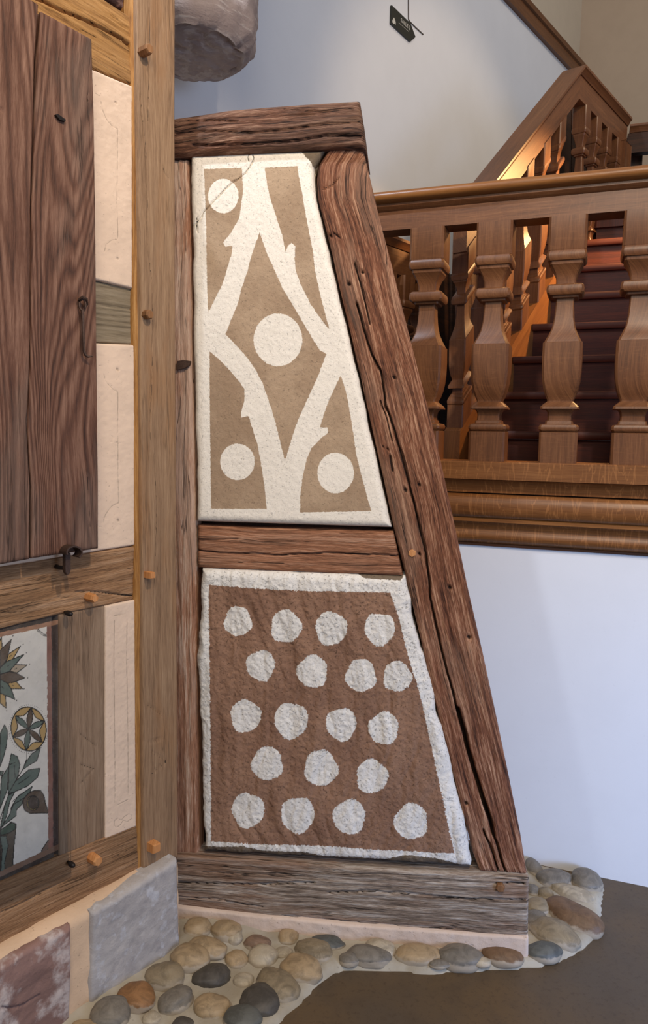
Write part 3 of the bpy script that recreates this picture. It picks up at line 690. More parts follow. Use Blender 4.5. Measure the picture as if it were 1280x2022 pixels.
# ================================================================== BUTTRESS
bo = PB.px(700, 1860); bo[2] = 0
but = thing('timber_buttress', bo, 'tall tapering half-timbered buttress with a leaning brace and two painted plaster panels', 'buttress')
ck_brace = [([(705, 600), (718, 650), (735, 700), (752, 730), (762, 800), (780, 850), (798, 920), (815, 980), (830, 1050), (843, 1100), (850, 1180), (862, 1240), (876, 1300), (890, 1350), (902, 1400), (915, 1450), (928, 1500), (943, 1545), (955, 1590), (966, 1620), (985, 1680), (998, 1722)], 3.2, .02),
            ([(905, 1400), (925, 1480), (945, 1545), (962, 1600), (975, 1650)], 5.5, .03), ([(700, 520), (712, 560), (722, 600), (730, 640)], 2.6, .012),
            *[([(kx, ky), (kx+2, ky+2)], kr, .009) for kx, ky, kr in ((800, 967, 5), (827, 956, 4.5), (828, 1093, 4), (777, 744, 4.5), (887, 1159, 5), (653, 464, 4), (765, 885, 2.5), (756, 880, 2), (925, 1257, 5), (920, 1585, 5), (895, 1635, 5), (715, 537, 4), (688, 560, 5))],
           ([(955, 1640), (975, 1690), (985, 1725)], 2.4, .02), ([(770, 900), (775, 930)], 3, .01), ([(752, 790), (765, 830), (775, 870)], 1.8, .01),
            ([(660, 460), (672, 470)], 2.5, .006), ([(637, 374), (655, 366), (668, 352)], 2.2, .006)]
BR_L = [(652, 287), (628, 325), (625, 350), (627, 390), (640, 440), (655, 500), (668, 560), (690, 650), (715, 760), (735, 850), (760, 960), (778, 1045), (800, 1135), (830, 1260), (860, 1390), (890, 1510), (915, 1610), (935, 1690), (948, 1724)]
BR_R = [(716, 287), (733, 360), (752, 440), (773, 520), (798, 620), (822, 715), (847, 810), (873, 920), (899, 1040), (924, 1160), (954, 1290), (984, 1430), (1009, 1550), (1029, 1650), (1042, 1731)]
slab('brace', PB, BR_L, BR_R, M['brace'], but, w=0, T=.15, r=.018, ds=.005, dc=.0022, disp=rough_wood(.0036, ck_brace, 120, 7, 2, .004), attr={'crack': crack_attr(ck_brace)}, seed=2)
ck_cap = [([(345, 262), (420, 258), (500, 262), (600, 250), (715, 240)], 2.2, .008), ([(380, 285), (480, 284), (560, 278), (640, 268), (712, 268)], 3, .014), ([(345, 240), (420, 236), (470, 240)], 2, .007), ([(560, 215), (640, 222), (700, 214)], 1.8, .006)]
slab('cap_beam', PB, [(300, 236), (400, 221), (450, 213), (560, 204), (640, 199), (710, 195)], [(300, 304), (400, 303), (450, 300), (560, 294), (640, 290), (722, 291)], M['cap'], but, w=.026, T=.21, r=.022, key='x',
     ds=.005, dc=.003, disp=rough_wood(.0045, ck_cap, 110, 7, 5, .006), attr={'crack': crack_attr(ck_cap)}, seed=4)
slab('side_post', PB, [(306, 312), (312, 1000), (318, 1691)], [(371, 312), (376, 500), (379, 700), (383, 900), (386, 1100), (388, 1400), (391, 1691)], M['sidepost'], but, w=-.004, T=.14, r=.016, ds=.006, dc=.003,
     disp=rough_wood(.004, [], 120, 5, 8, .004), attr={'crack': crack_attr([])}, seed=6)
ck_mid = [([(388, 1086), (450, 1092), (520, 1094), (560, 1096), (640, 1092), (700, 1093), (790, 1098)], 2.0, .012), ([(388, 1065), (470, 1064)], 1.4, .005), ([(470, 1110), (560, 1112)], 1.4, .004)]
slab('middle_rail', PB, [(389, 1038), (500, 1043), (640, 1046), (777, 1050)], [(389, 1121), (500, 1126), (640, 1132), (796, 1138)], M['rail_old'], but, w=-.004, T=.14, r=.012, key='x', ds=.005, dc=.0028,
     disp=rough_wood(.003, ck_mid, 70, 5, 11, .003), attr={'crack': crack_attr(ck_mid)}, seed=8)
ck_sill = [([(352, 1742), (440, 1745), (540, 1746), (620, 1742)], 2.6, .014), ([(650, 1762), (740, 1760), (860, 1770), (950, 1776), (1040, 1775)], 2.6, .014), ([(560, 1808), (700, 1820), (820, 1830), (900, 1834)], 1.8, .006),
           ([(352, 1770), (420, 1775), (520, 1790)], 1.8, .006), ([(980, 1745), (1010, 1742), (1035, 1744)], 3, .012), ([(400, 1722), (600, 1730)], 1.4, .004)]
slab('sill_beam', PB, [(320, 1688), (500, 1700), (700, 1714), (860, 1723), (1045, 1735)], [(320, 1784), (500, 1806), (700, 1825), (860, 1838), (1043, 1850)], M['sill'], but, w=.018, T=.19, r=.008, key='x', ds=.005, dc=.0028,
     disp=rough_wood(.0038, ck_sill, 120, 6, 14, .004), attr={'crack': crack_attr(ck_sill)}, seed=10)
slab('mortar_footing', PB, [(320, 1788), (500, 1808), (700, 1827), (860, 1840), (1044, 1852)], [(320, 1848), (500, 1866), (700, 1882), (860, 1892), (1044, 1900)], M['footing'], but, w=.030, T=.17, r=.006, key='x', ds=.006, dc=.004,
     disp=rough_plaster(.003, 40, 3), seed=1)
# upper infill
R1 = [(403, 334), (478, 331), (480, 380), (473, 430), (456, 460), (441, 478), (445, 487), (459, 485), (458, 500), (440, 560), (411, 618), (409, 560), (407, 450)]
R2 = [(523, 331), (587, 328), (596, 378), (605, 430), (618, 495), (622, 534), (636, 596), (651, 651), (639, 637), (615, 603), (594, 562), (584, 534), (582, 516), (583, 486), (576, 480), (569, 485), (564, 497), (557, 464), (546, 430), (534, 392), (527, 361)]
R3 = [(513, 459), (527, 500), (543, 534), (558, 569), (581, 607), (605, 648), (632, 692), (645, 698), (629, 741), (615, 772), (601, 802), (587, 833), (577, 864), (563, 911), (553, 871), (543, 830), (531, 792), (519, 758), (505, 730), (488, 706), (467, 682), (445, 660), (457, 631), (471, 596), (477, 569), (488, 538), (498, 500)]
R4 = [(414, 694), (429, 706), (450, 727), (471, 751), (483, 768), (483, 792), (476, 813), (477, 825), (491, 821), (498, 844), (508, 875), (515, 912), (522, 957), (527, 1005), (417, 1005), (415, 850), (414, 740)]
R5 = [(673, 742), (684, 775), (694, 830), (704, 899), (718, 954), (733, 1009), (593, 1012), (593, 981), (598, 940), (606, 906), (615, 885), (636, 864), (648, 854), (647, 844), (632, 844), (639, 820), (649, 792), (660, 768)]
CI = [(441, 387, 30, 34), (549, 671, 48, 52), (469, 912, 34, 36), (663, 934, 36, 40)]
MPP = 2.2/1444
def paint_up(X, Y):
    d = np.full(X.shape, -1e3)
    for R in (R1, R2, R3, R4, R5): d = np.maximum(d, sdpoly(X, Y, R))
    for c in CI: d = np.minimum(d, -sdell(X, Y, *c))
    return d*MPP
ck_up = [([(372, 450), (382, 446), (392, 436), (405, 415), (418, 402), (431, 388), (445, 372), (456, 362), (472, 352), (484, 342), (494, 328), (501, 312), (499, 306)], 1.5, .006), ([(388, 430), (389, 458)], 1.6, .008),
         ([(493, 300), (489, 310), (491, 318)], 1.3, .004), ([(481, 308), (470, 325), (464, 335)], .8, .001), ([(478, 706), (498, 700), (510, 688), (530, 680)], .7, .001), ([(480, 773), (520, 772)], .7, .001), ([(386, 724), (400, 712), (414, 704)], .7, .001)]
def none_attr(X, Y): return np.full(X.shape, -1.)
UPL = [(375, 303), (377, 450), (380, 600), (382, 750), (385, 900), (387, 1030)]
UPR = [(642, 294), (620, 330), (622, 390), (635, 440), (650, 505), (663, 562), (685, 652), (710, 762), (730, 852), (755, 962), (772, 1042)]
slab('upper_plaster_panel', PB, UPL, UPR, M['paint_up'], but, w=.006, T=.10, r=.02, ds=.003, dc=.003, edge=.004,
     disp=rough_plaster(.0009, 120, 3, ck_up, .003), attr={'paint': paint_up, 'crack': crack_attr(ck_up), 'bare': lambda X, Y: sdpoly(X, Y, [(585, 285), (650, 280), (640, 320), (622, 335), (612, 318), (598, 303)])*MPP}, seed=12)
RL = [(412, 1155), (500, 1162), (600, 1167), (771, 1170), (786, 1213), (805, 1291), (829, 1368), (849, 1460), (868, 1547), (897, 1685), (760, 1679), (631, 1670), (500, 1667), (417, 1661), (415, 1387)]
DOTS = [(470, 1227, 27), (565, 1237, 30), (654, 1241, 31), (750, 1242, 30), (515, 1314, 28), (617, 1326, 30), (713, 1334, 30), (785, 1336, 28), (485, 1414, 30), (575, 1423, 33), (674, 1430, 30), (758, 1438, 30),
        (528, 1508, 31), (634, 1517, 33), (735, 1533, 31), (490, 1600, 32), (588, 1609, 33), (690, 1613, 32), (812, 1622, 33)]
def paint_low(X, Y):
    d = sdpoly(X, Y, RL)
    for i, (cx, cy, r_) in enumerate(DOTS):
        an = np.arctan2(Y-cy, X-cx); rr = r_+1.5*np.sin(an*3+i)+1.0*np.sin(an*5+i*2)
        d = np.minimum(d, np.hypot((X-cx), (Y-cy)*.93)-rr)
    return d*MPP
LOL = [(393, 1124), (390, 1200), (388, 1300), (391, 1400), (397, 1550), (400, 1686)]
LOR = [(800, 1139), (812, 1195), (841, 1320), (877, 1450), (902, 1560), (925, 1655), (934, 1716)]
slab('lower_plaster_panel', PB, LOL, LOR, M['paint_low'], but, w=.012, T=.10, r=.028, ds=.003, dc=.003, edge=.010,
     disp=rough_plaster(.0028, 110, 7, [], .004, .008), attr={'paint': paint_low, 'crack': crack_attr([([(393, 1150), (440, 1142), (480, 1134)], .7, .001)]),
     'bare': lambda X, Y: np.maximum(sdpoly(X, Y, [(395, 1670), (440, 1672), (480, 1671), (520, 1680), (600, 1682), (640, 1690), (700, 1692), (760, 1696), (800, 1688), (860, 1694), (905, 1706), (905, 1740), (395, 1730)]), sdpoly(X, Y, [(690, 1120), (800, 1135), (790, 1146), (720, 1142)]))*MPP}, seed=14)
slab('backing', PB, [(380, 300), (400, 1690)], [(640, 292), (930, 1690)], M['oakdark'], but, w=-.07, T=.03, r=.002, ds=.2, dc=.1)

def peg(pl, x, y, rpx, out, w, mat, parent, squeeze=1, name='peg', rot=.2, n=7, tilt=0):
    c = pl.px(x, y, w); dist = np.linalg.norm(c-EYE); r_ = rpx*dist/1444; co = []
    for wz, rs in ((-.02, 1), (out*.85, .97), (out, .8)):
        for k in range(n):
            an = rot+2*math.pi*k/n; co.append(c+pl.D*(math.cos(an)*r_*rs)+Zu*(math.sin(an)*r_*rs*squeeze+tilt*wz)+pl.N*wz)
    fs = [[i*n+k, i*n+(k+1) % n, (i+1)*n+(k+1) % n, (i+1)*n+k] for i in range(2) for k in range(n)]+[list(range(n))[::-1], list(range(2*n, 3*n))]
    return recalc(mesh_from(name, co, fs, mat, parent, [(q[2], q[0]) for q in co], False, loc=c))
tag(peg(PB, 814, 1092, 8, .004, .0, M['peg'], but, n=6, rot=.5), 'pale square-cut peg end in the brace')
tag(peg(PB, 988, 1751, 8, .010, .018, M['pegold'], but, n=6), 'brown peg in the sill beam')
st = prism('iron_strap', PB, [(349, 713), (363, 711), (377, 713), (374, 722), (362, 728), (349, 731)], -.002, .007, M['iron'], but, bevel=.001)

# ================================================================== HOUSE WALL (left)
ho = PL.px(270, 1716); ho[2] = PL.az(270, 1716)[1]
hw = thing('half_timbered_wall', ho, 'half-timbered house wall on the left with oak timbers and peach plaster infill', 'timber-framed wall')
marks_post = [([(292, 1393), (320, 1413)], 1.3, .004), ([(294, 1467), (325, 1459)], 1.3, .004), ([(300, 1487), (330, 1503), (300, 1528)], 1.3, .004)]
ck_post = marks_post + [([(277, 190), (290, 320), (292, 480), (300, 560), (302, 640), (300, 760), (296, 900)], 1.1, .006), ([(296, 20), (294, 160), (292, 240)], .9, .004), ([(304, 900), (310, 1000), (304, 1200)], .8, .003), ([(322, 330), (327, 345), (334, 352)], 1.2, .004)]
slab('corner_post', PP, [(265, -420), (268, -60), (272, 165), (275, 400), (278, 600), (280, 1000), (283, 1400), (284, 1718)], [(349, -420), (347, -60), (346, 230), (348, 700), (350, 1100), (352, 1500), (352, 1695)], M['post'], hw, w=0, T=.13, r=.006, ds=.006, dc=.003,
     disp=rough_wood(.0012, ck_post, 50, 3, 21, .0015), attr={'crack': crack_attr(ck_post)}, seed=20)
slab('post_edge', PL, [(254, -420), (257, -60), (261, 165), (264, 570), (266, 1000), (268, 1400), (272, 1720)], [(268, -420), (271, -60), (275, 165), (279, 570), (282, 1000), (285, 1400), (287, 1716)], M['postside'], hw, w=.010, T=.08, r=.008, ds=.006, dc=.002,
     disp=rough_wood(.003, [], 70, 6, 25, .004), seed=22, side=.004)
ck_lin = [([(70, -5), (130, 24), (170, 39), (200, 55), (215, 62), (240, 75), (262, 93)], 3.4, .03), ([(160, 58), (190, 74)], 1.4, .006), ([(192, 95), (230, 112)], .9, .003), ([(222, 30), (232, 38)], 2, .006)]
slab('lintel_beam', PL, [(-60, -175), (100, -72), (206, -3), (264, 36)], [(-60, 35), (100, 101), (188, 137), (264, 168)], M['lintel'], hw, w=.004, T=.14, r=.006, key='x', ds=.005, dc=.003,
     disp=rough_wood(.004, ck_lin, 45, 8, 27, .004), attr={'crack': crack_attr(ck_lin)}, seed=24)
slab('upper_infill', PL, [(-60, -330), (262, -140)], [(-60, -180), (262, 34)], M['darkstone'], hw, w=-.03, T=.1, r=.004, key='x', ds=.006, dc=.006, disp=rough_plaster(.02, 25, 5, [], .015), seed=3)
inc1 = [([(188, 184), (193, 187), (197, 189)], 1, .001), ([(199, 198), (203, 218), (212, 238), (222, 249), (232, 254), (232, 300), (231, 400), (233, 472), (220, 474), (210, 482), (206, 497)], 1, .001), ([(228, 201), (231, 204)], 2, .003), ([(231, 509), (233, 511)], 2, .003)]
def line_attr(ls):
    def f(X, Y):
        d = np.full(X.shape, 50.)
        for pts, wd, dp in ls: d = np.minimum(d, dline(X, Y, pts)/wd)
        return d
    return f
slab('plaster_infill', PL, [(-60, 38), (100, 103), (188, 138), (263, 170)], [(-60, 490), (263, 570)], M['peach'], hw, w=.006, T=.06, r=.006, key='x', ds=.0025, dc=.0025, edge=.0015, disp=rough_plaster(.001, 90, 5, inc1, .0015), attr={'line': line_attr(inc1)}, seed=26)
slab('grey_rail', PL, [(-60, 515), (194, 556), (270, 571)], [(-60, 665), (194, 676), (270, 680)], M['greybeam'], hw, w=-.004, T=.1, r=.003, key='x', ds=.006, dc=.003, disp=rough_wood(.0018, [([(194, 603), (230, 607), (267, 611)], 1, .004)], 60, 6, 29, .001), seed=28)
inc2 = [([(231, 728), (233, 731)], 2.4, .004), ([(205, 738), (208, 750), (215, 760), (223, 768), (233, 774), (232, 850), (233, 900), (234, 993), (222, 998), (212, 1010), (206, 1022), (204, 1032)], 1, .001), ([(233, 1026), (235, 1029)], 2.2, .003), ([(215, 871), (240, 875)], .7, .001), ([(195, 722), (203, 723)], .8, .001), ([(195, 1040), (203, 1040)], .8, .001)]
slab('plaster_infill', PL, [(-60, 668), (194, 677), (268, 681)], [(-60, 1130), (268, 1077)], M['peach'], hw, w=.006, T=.06, r=.006, key='x', ds=.0025, dc=.0025, edge=.0015, disp=rough_plaster(.001, 90, 6, inc2, .0015), attr={'line': line_attr(inc2)}, seed=30)
ck_mb = [([(150, 1169), (180, 1168), (215, 1172), (264, 1176)], 2, .010), ([(0, 1209), (50, 1208)], 1.2, .004), ([(60, 1190), (140, 1178)], 1, .003), ([(190, 1130), (262, 1122)], .9, .003)]
slab('middle_beam', PL, [(-60, 1129), (200, 1088), (268, 1078)], [(-60, 1258), (0, 1243), (120, 1213), (206, 1197), (266, 1184)], M['midbeam'], hw, w=.004, T=.14, r=.006, key='x', ds=.005, dc=.003,
     disp=rough_wood(.003, ck_mb, 55, 6, 33, .003), attr={'crack': crack_attr(ck_mb)}, seed=32)
marks_stud = [([(157, 1448), (189, 1472)], 1.3, .004), ([(157, 1509), (186, 1518), (158, 1548)], 1.3, .004)]
slab('stud', PL, [(117, 1213), (117, 1450), (118, 1694)], [(210, 1194), (211, 1400), (213, 1655)], M['stud'], hw, w=.002, T=.12, r=.004, ds=.005, dc=.003, disp=rough_wood(.001, marks_stud, 50, 4, 35, .001), attr={'crack': crack_attr(marks_stud)}, seed=34)
inc3 = [([(225, 1216), (248, 1212)], .9, .001), ([(226, 1225), (225, 1300), (226, 1400), (227, 1500), (227, 1585)], 1, .0008), ([(251, 1222), (250, 1300), (252, 1400), (253, 1500), (253, 1575)], 1, .0008), ([(231, 1590), (253, 1578)], .9, .001),
        ([(226, 1621), (232, 1616), (240, 1619), (246, 1612), (254, 1607), (260, 1609), (260, 1616), (252, 1622), (243, 1620), (238, 1628), (231, 1634), (226, 1630), (226, 1621)], .8, .0008)]
slab('plaster_infill', PL, [(208, 1196), (267, 1184)], [(208, 1657), (270, 1632)], M['peach'], hw, w=.006, T=.06, r=.005, key='x', ds=.0022, dc=.0022, edge=.0015, disp=rough_plaster(.001, 90, 8, inc3, .001), attr={'line': line_attr(inc3)}, seed=36)
ck_sl = [([(0, 1803), (60, 1775), (130, 1738)], 1.5, .008), ([(0, 1788), (60, 1760), (130, 1728)], .9, .003), ([(200, 1705), (265, 1672)], .9, .003), ([(100, 1757), (108, 1762)], 1, .003)]
slab('sill_beam', PL, [(-60, 1772), (0, 1745), (118, 1692), (212, 1653), (273, 1630)], [(-60, 1900), (0, 1868), (140, 1792), (281, 1717)], M['midbeam'], hw, w=.008, T=.14, r=.006, key='x', ds=.005, dc=.003,
     disp=rough_wood(.002, ck_sl, 55, 4, 37, .002), attr={'crack': crack_attr(ck_sl)}, seed=38)
# flower-painted panel
cw, cg, co_, cbr, cdk, crd = (lin((212, 204, 192)), lin((96, 106, 96)), lin((176, 144, 92)), lin((92, 76, 62)), lin((40, 36, 32)), lin((132, 92, 78)))
def flower(X, Y):
    n = X.shape[0]; col = np.tile(np.array(cw), (n, 1)); v = (fbm(X*.06, Y*.06, 3, 4)*.10)[:, None]; col = col*(1+v)
    def fill(pts, c, ol=.9):
        pts = [(p_[0], p_[1]) for p_ in pts]; ins = inside(X, Y, pts); col[ins] = np.array(c)*(1+.15*fbm(X[ins]*.2, Y[ins]*.2, 5, 3))[:, None]
        if ol: col[dline(X, Y, pts, True) < ol] = cdk
    def ell(cx, cy, rx, ry, c, ang=0, ol=.9):
        d = sdell(X, Y, cx, cy, rx, ry, ang); col[d > 0] = c
        if ol: col[np.abs(d) < ol] = cdk
    def stroke(pts, c=cdk, w=.9): col[dline(X, Y, pts) < w] = c
    Z7 = lambda q: [(x/7.22, 1200+y/7.22) for x, y in q]
    Z6 = lambda q: [(x/6.74, 1440+y/6.74) for x, y in q]
    # sunflower petals
    fill(Z7([(-60, 640), (20, 410), (35, 620), (-20, 700)]), co_)
    fill(Z7([(120, 660), (290, 550), (180, 740), (90, 770)]), co_); fill(Z7([(0, 610), (160, 455), (100, 740), (0, 860)]), cbr)
    fill(Z7([(215, 810), (385, 818), (240, 930), (130, 900)]), lin((168, 150, 126))); fill(Z7([(0, 860), (90, 770), (340, 668), (200, 830), (130, 910), (0, 950)]), cg)
    fill(Z7([(110, 1080), (230, 1050), (320, 1155), (160, 1155)]), co_); fill(Z7([(0, 955), (130, 912), (240, 935), (355, 1000), (230, 1050), (110, 1080), (0, 1020)]), cbr)
    fill(Z7([(0, 1215), (75, 1240), (90, 1435), (0, 1360)]), co_); fill(Z7([(0, 1020), (110, 1080), (160, 1160), (213, 1308), (80, 1250), (0, 1215)]), cg)
    for x, y in ((185, 400), (330, 520), (378, 643), (420, 805), (392, 1000), (345, 1155), (237, 1325), (95, 1465), (45, 378)): ell(x/7.22, 1200+y/7.22, 1.1, 1.3, cdk, 0, 0)
    for q in ([(135, 700), (160, 680)], [(105, 835), (130, 820)], [(205, 880), (240, 862)], [(180, 1108), (200, 1112)], [(25, 1125), (50, 1145)]): stroke(Z7(q), cdk, .7)
    # rosette
    cx, cy, rx, ry = 56.5, 1439.5, 34.5, 43.5
    for k in range(64):
        an = k*2*math.pi/64; ell(cx+math.cos(an)*(rx+4.2), cy+math.sin(an)*(ry+4.2), .75, .75, cdk, 0, 0)
    ell(cx, cy, rx, ry, co_, -8, 1.0)
    P6 = [(cx+rx*.97*math.cos(math.radians(-82+60*k)), cy+ry*.97*math.sin(math.radians(-82+60*k))) for k in range(6)]
    def lens(p, q, bulge, n_=10):
        px_, py_ = q[0]-p[0], q[1]-p[1]; L = math.hypot(px_, py_); nx, ny = -py_/L, px_/L
        up = [(p[0]+px_*i/n_+nx*bulge*math.sin(math.pi*i/n_), p[1]+py_*i/n_+ny*bulge*math.sin(math.pi*i/n_)) for i in range(n_+1)]
        dn = [(p[0]+px_*i/n_-nx*bulge*math.sin(math.pi*i/n_), p[1]+py_*i/n_-ny*bulge*math.sin(math.pi*i/n_)) for i in range(n_, -1, -1)]
        return up+dn
    inner = []
    for k in range(6):
        p, q = P6[k], P6[(k+1) % 6]
        for i in range(9):
            s = i/9; b_ = math.sin(math.pi*s)*7.0; mx_, my_ = p[0]+(q[0]-p[0])*s, p[1]+(q[1]-p[1])*s; dl = math.hypot(cx-mx_, cy-my_); inner.append((mx_+(cx-mx_)/dl*b_, my_+(cy-my_)/dl*b_))
    fill(inner, cw, .9)
    for k in range(6): fill(lens((cx, cy), P6[k], 5.6), cbr if k % 2 == 0 else cg, .8)
    # stem and leaves
    stroke(Z6([(355, 270), (355, 400), (300, 540), (240, 640), (130, 830), (60, 1020), (0, 1200)]), cdk, .8)
    for L_ in ([(0, 60), (60, -60), (100, 20), (90, 200), (50, 360), (0, 500)], [(350, 430), (420, 330), (540, 245), (490, 420), (400, 470), (300, 540)],
               [(120, 480), (150, 325), (230, 360), (265, 470), (240, 620), (180, 740), (110, 860)], [(110, 860), (200, 700), (380, 540), (535, 518), (500, 640), (360, 760), (200, 830), (110, 860)],
               [(0, 900), (20, 640), (120, 490), (105, 620), (100, 800), (60, 900), (0, 1060)], [(60, 1030), (110, 880), (200, 830), (130, 960), (90, 1150), (30, 1290), (0, 1330)],
               [(150, 1040), (230, 900), (430, 760), (390, 860), (300, 930), (210, 1010), (140, 1140)], [(120, 1150), (180, 1000), (310, 920), (290, 1000), (220, 1070), (215, 1150), (60, 1270), (0, 1330)],
               [(50, 560), (0, 560), (0, 610), (20, 625)]): fill(Z6(L_), cg, .8)
    for q in ([(200, 640), (190, 480)], [(240, 730), (330, 670), (400, 620)], [(200, 440), (110, 480)], [(270, 860), (170, 960)]): stroke(Z6(q), cdk, .6)
    # bud and vase
    fill(Z6([(310, 930), (370, 860), (450, 815), (540, 815), (585, 880), (605, 990), (650, 1115), (560, 1115), (400, 1120), (330, 1080), (305, 1000)]), cbr, 1)
    ell(65, 1585.5, 12, 14.5, lin((140, 120, 70)), 0, .8); ell(65.5, 1585, 10, 12.5, lin((70, 58, 50)), 0, .6)
    fill(Z6([(0, 1340), (60, 1310), (150, 1235), (210, 1260), (210, 1360), (190, 1500), (170, 1780), (185, 1830), (60, 1900), (0, 1920)]), lin((84, 72, 58)), 1)
    fill(Z6([(0, 1420), (80, 1420), (110, 1550), (60, 1780), (70, 1900), (10, 1900), (30, 1600)]), cg, .8)
    fill(Z6([(0, 1345), (70, 1300), (160, 1240), (210, 1265), (200, 1330), (120, 1380), (60, 1400), (0, 1410)]), lin((70, 84, 70)), .8)
    # corner ornaments and border
    fill(Z6([(520, 1760), (560, 1600), (640, 1480), (700, 1430), (720, 1640), (600, 1740)]), lin((120, 96, 82)), .9); stroke(Z6([(580, 1740), (620, 1620), (700, 1500)]), cdk, .8)
    for rr in (0, 2.4): 
        stroke([(73-rr, 1235), (77-rr*.8, 1245+rr), (86-rr*.4, 1252+rr), (95, 1255+rr)], cdk, .8)
    # worn red border and dark joint along the right, top and bottom edges
    xr = 92+4*((Y-1230)/480) + 1.2*fbm(Y*.12, Y*0, 2, 3); d = X-xr
    rd = d > 0; col[rd] = np.array(crd)*(1+.25*fbm(X[rd]*.2, Y[rd]*.1, 8, 3))[:, None]
    dk_ = d > 9.5; col[dk_] = np.array(lin((78, 64, 58)))*(1+.3*fbm(X[dk_]*.3, Y[dk_]*.08, 9, 3))[:, None]
    dt_ = Y-(1254-X*.22); tp = dt_ < 4; col[tp] = np.array(lin((150, 112, 88)))*(1+.3*fbm(X[tp]*.1, Y[tp]*.3, 8, 3))[:, None]; col[dt_ < -5] = lin((64, 54, 48))
    db = Y-(1735-X*.47); col[db > -14] = np.array(lin((128, 98, 78))); col[db > -3] = lin((60, 48, 40))
    return np.clip(col, 0, 1)
slab('flower_panel', PL, [(-60, 1256), (117, 1211)], [(-60, 1775), (118, 1698)], M['flower'], hw, w=-.004, T=.05, r=.003, key='x', ds=.0014, dc=.0014, color=flower,
     disp=lambda S, Q, X, Y: fbm(S*30, Q*30, 4, 4)*.0012 - .012*np.clip(1-np.abs(X-(107+4*((Y-1230)/480)))/5, 0, 1), seed=40)
for (x, y, r_, out, m_, w_) in ((280, 104, 8.5, .035, 'pegold', .0), (287, 622, 9, .022, 'pegold', 0), (289, 1134, 8.5, .030, 'peg', 0), (297, 1668, 11, .032, 'peg', 0)):
    peg(PP, x, y, r_, out, w_, M[m_], hw, n=4 if m_ == 'peg' else 7, rot=.75)
peg(PL, 173, 1178, 8.5, .035, .004, M['peg'], hw, n=6); peg(PL, 180, 1692, 9, .035, .008, M['peg'], hw, n=7)
slab('wall_core', PL, [(-60, -420), (-60, 1770)], [(318, -320), (318, 1660)], M['oakdark'], hw, w=-.06, T=.05, r=.002, ds=.3, dc=.2)

# acrylic sheet over the flower panel
ac = thing('acrylic_cover', PL.px(60, 1720, .02), 'clear acrylic sheet held by dark round studs over the flower painting', 'protective cover')
prism('clear_sheet', PL, [(-60, 1262), (138, 1208), (140, 1724), (-60, 1812)], .018, .021, M['acrylic'], ac)
def knob(pl, x, y, r_, w0, out, mat, parent, name='stud_head'):
    c = pl.px(x, y, w0); co = []; n = 14; pr = [(0, .55), (.35, .55), (.4, 1), (.75, 1.0), (.92, .75), (1, .3)]
    for f_, rs in pr:
        for k in range(n): an = 2*math.pi*k/n; co.append(c+pl.D*math.cos(an)*r_*rs+Zu*math.sin(an)*r_*rs+pl.N*out*f_)
    fs = [[i*n+k, i*n+(k+1) % n, (i+1)*n+(k+1) % n, (i+1)*n+k] for i in range(len(pr)-1) for k in range(n)]+[list(range(n))[::-1], list(range((len(pr)-1)*n, len(pr)*n))]
    return recalc(mesh_from(name, co, fs, mat, parent, None, True, sharp=50, loc=c))
knob(PL, 128, 1209, .007, .004, .032, M['iron_dark'], ac); knob(PL, 134, 1702, .007, .008, .030, M['iron_dark'], ac)

# shutter
sh = thing('window_shutter', PL.px(190, 1083, .05), 'red-brown wooden window shutter of wide boards hanging open on the left wall', 'shutter')
ck_s = [([(0, 214), (8, 217)], 2, .006), ([(172, 930), (176, 1000), (178, 1040)], 1.2, .004), ([(176, 185), (174, 200)], 1.2, .004), ([(178, 460), (176, 480)], 1, .003)]
slab('board', PL, [(-70, -95), (-70, 500), (-70, 1128)], [(77, 8), (69, 120), (66, 250), (61, 400), (60, 700), (54, 850), (60, 960), (59, 1104)], M['shutter'], sh, w=.055, T=.03, r=.004, ds=.005, dc=.0025,
     disp=rough_wood(.0016, ck_s, 60, 2.5, 41, .0015), attr={'crack': crack_attr(ck_s)}, seed=42)
slab('board', PL, [(83, 22), (75, 120), (70, 220), (63.5, 400), (62, 700), (56.5, 850), (62.5, 960), (62, 1103)], [(182, 76), (186, 200), (189, 400), (192, 700), (195, 950), (195, 1083)], M['shutter'], sh, w=.055, T=.03, r=.004, ds=.005, dc=.0025,
     disp=rough_wood(.0014, ck_s, 60, 2.5, 43, .0015), attr={'crack': crack_attr(ck_s)}, seed=44)
slab('batten', PL, [(-60, 250), (160, 290)], [(-60, 300), (160, 330)], M['shutter'], sh, w=.024, T=.012, r=.003, key='x', ds=.02, dc=.01, seed=3)
prism('wedge', PL, [(110, 226), (115, 225), (130, 236), (129, 240), (118, 236)], .05, .062, M['iron_dark'], sh)
hk = tube('hook', [PL.px(x, y, w) for x, y, w in ((163, 612, .066), (164, 640, .067), (165, 670, .067), (166, 692, .067), (168, 700, .067), (174, 704, .068), (183, 703, .075))], [.0042, .0036, .0034, .0034, .0036, .0032, .0016], M['iron'], sh)
ring = [PL.px(163+6.5*math.cos(a*math.pi/6), 602+11*math.sin(a*math.pi/6), .066+.004*math.cos(a*math.pi/6)) for a in range(12)]
tube('hook_eye', ring, .0026, M['iron'], hk, 8, True)
tube('staple', [PL.px(156, 594, .05), PL.px(157, 591, .066), PL.px(164, 586, .074), PL.px(171, 590, .074), PL.px(172, 600, .07), PL.px(168, 606, .052)], .0032, M['iron'], sh)

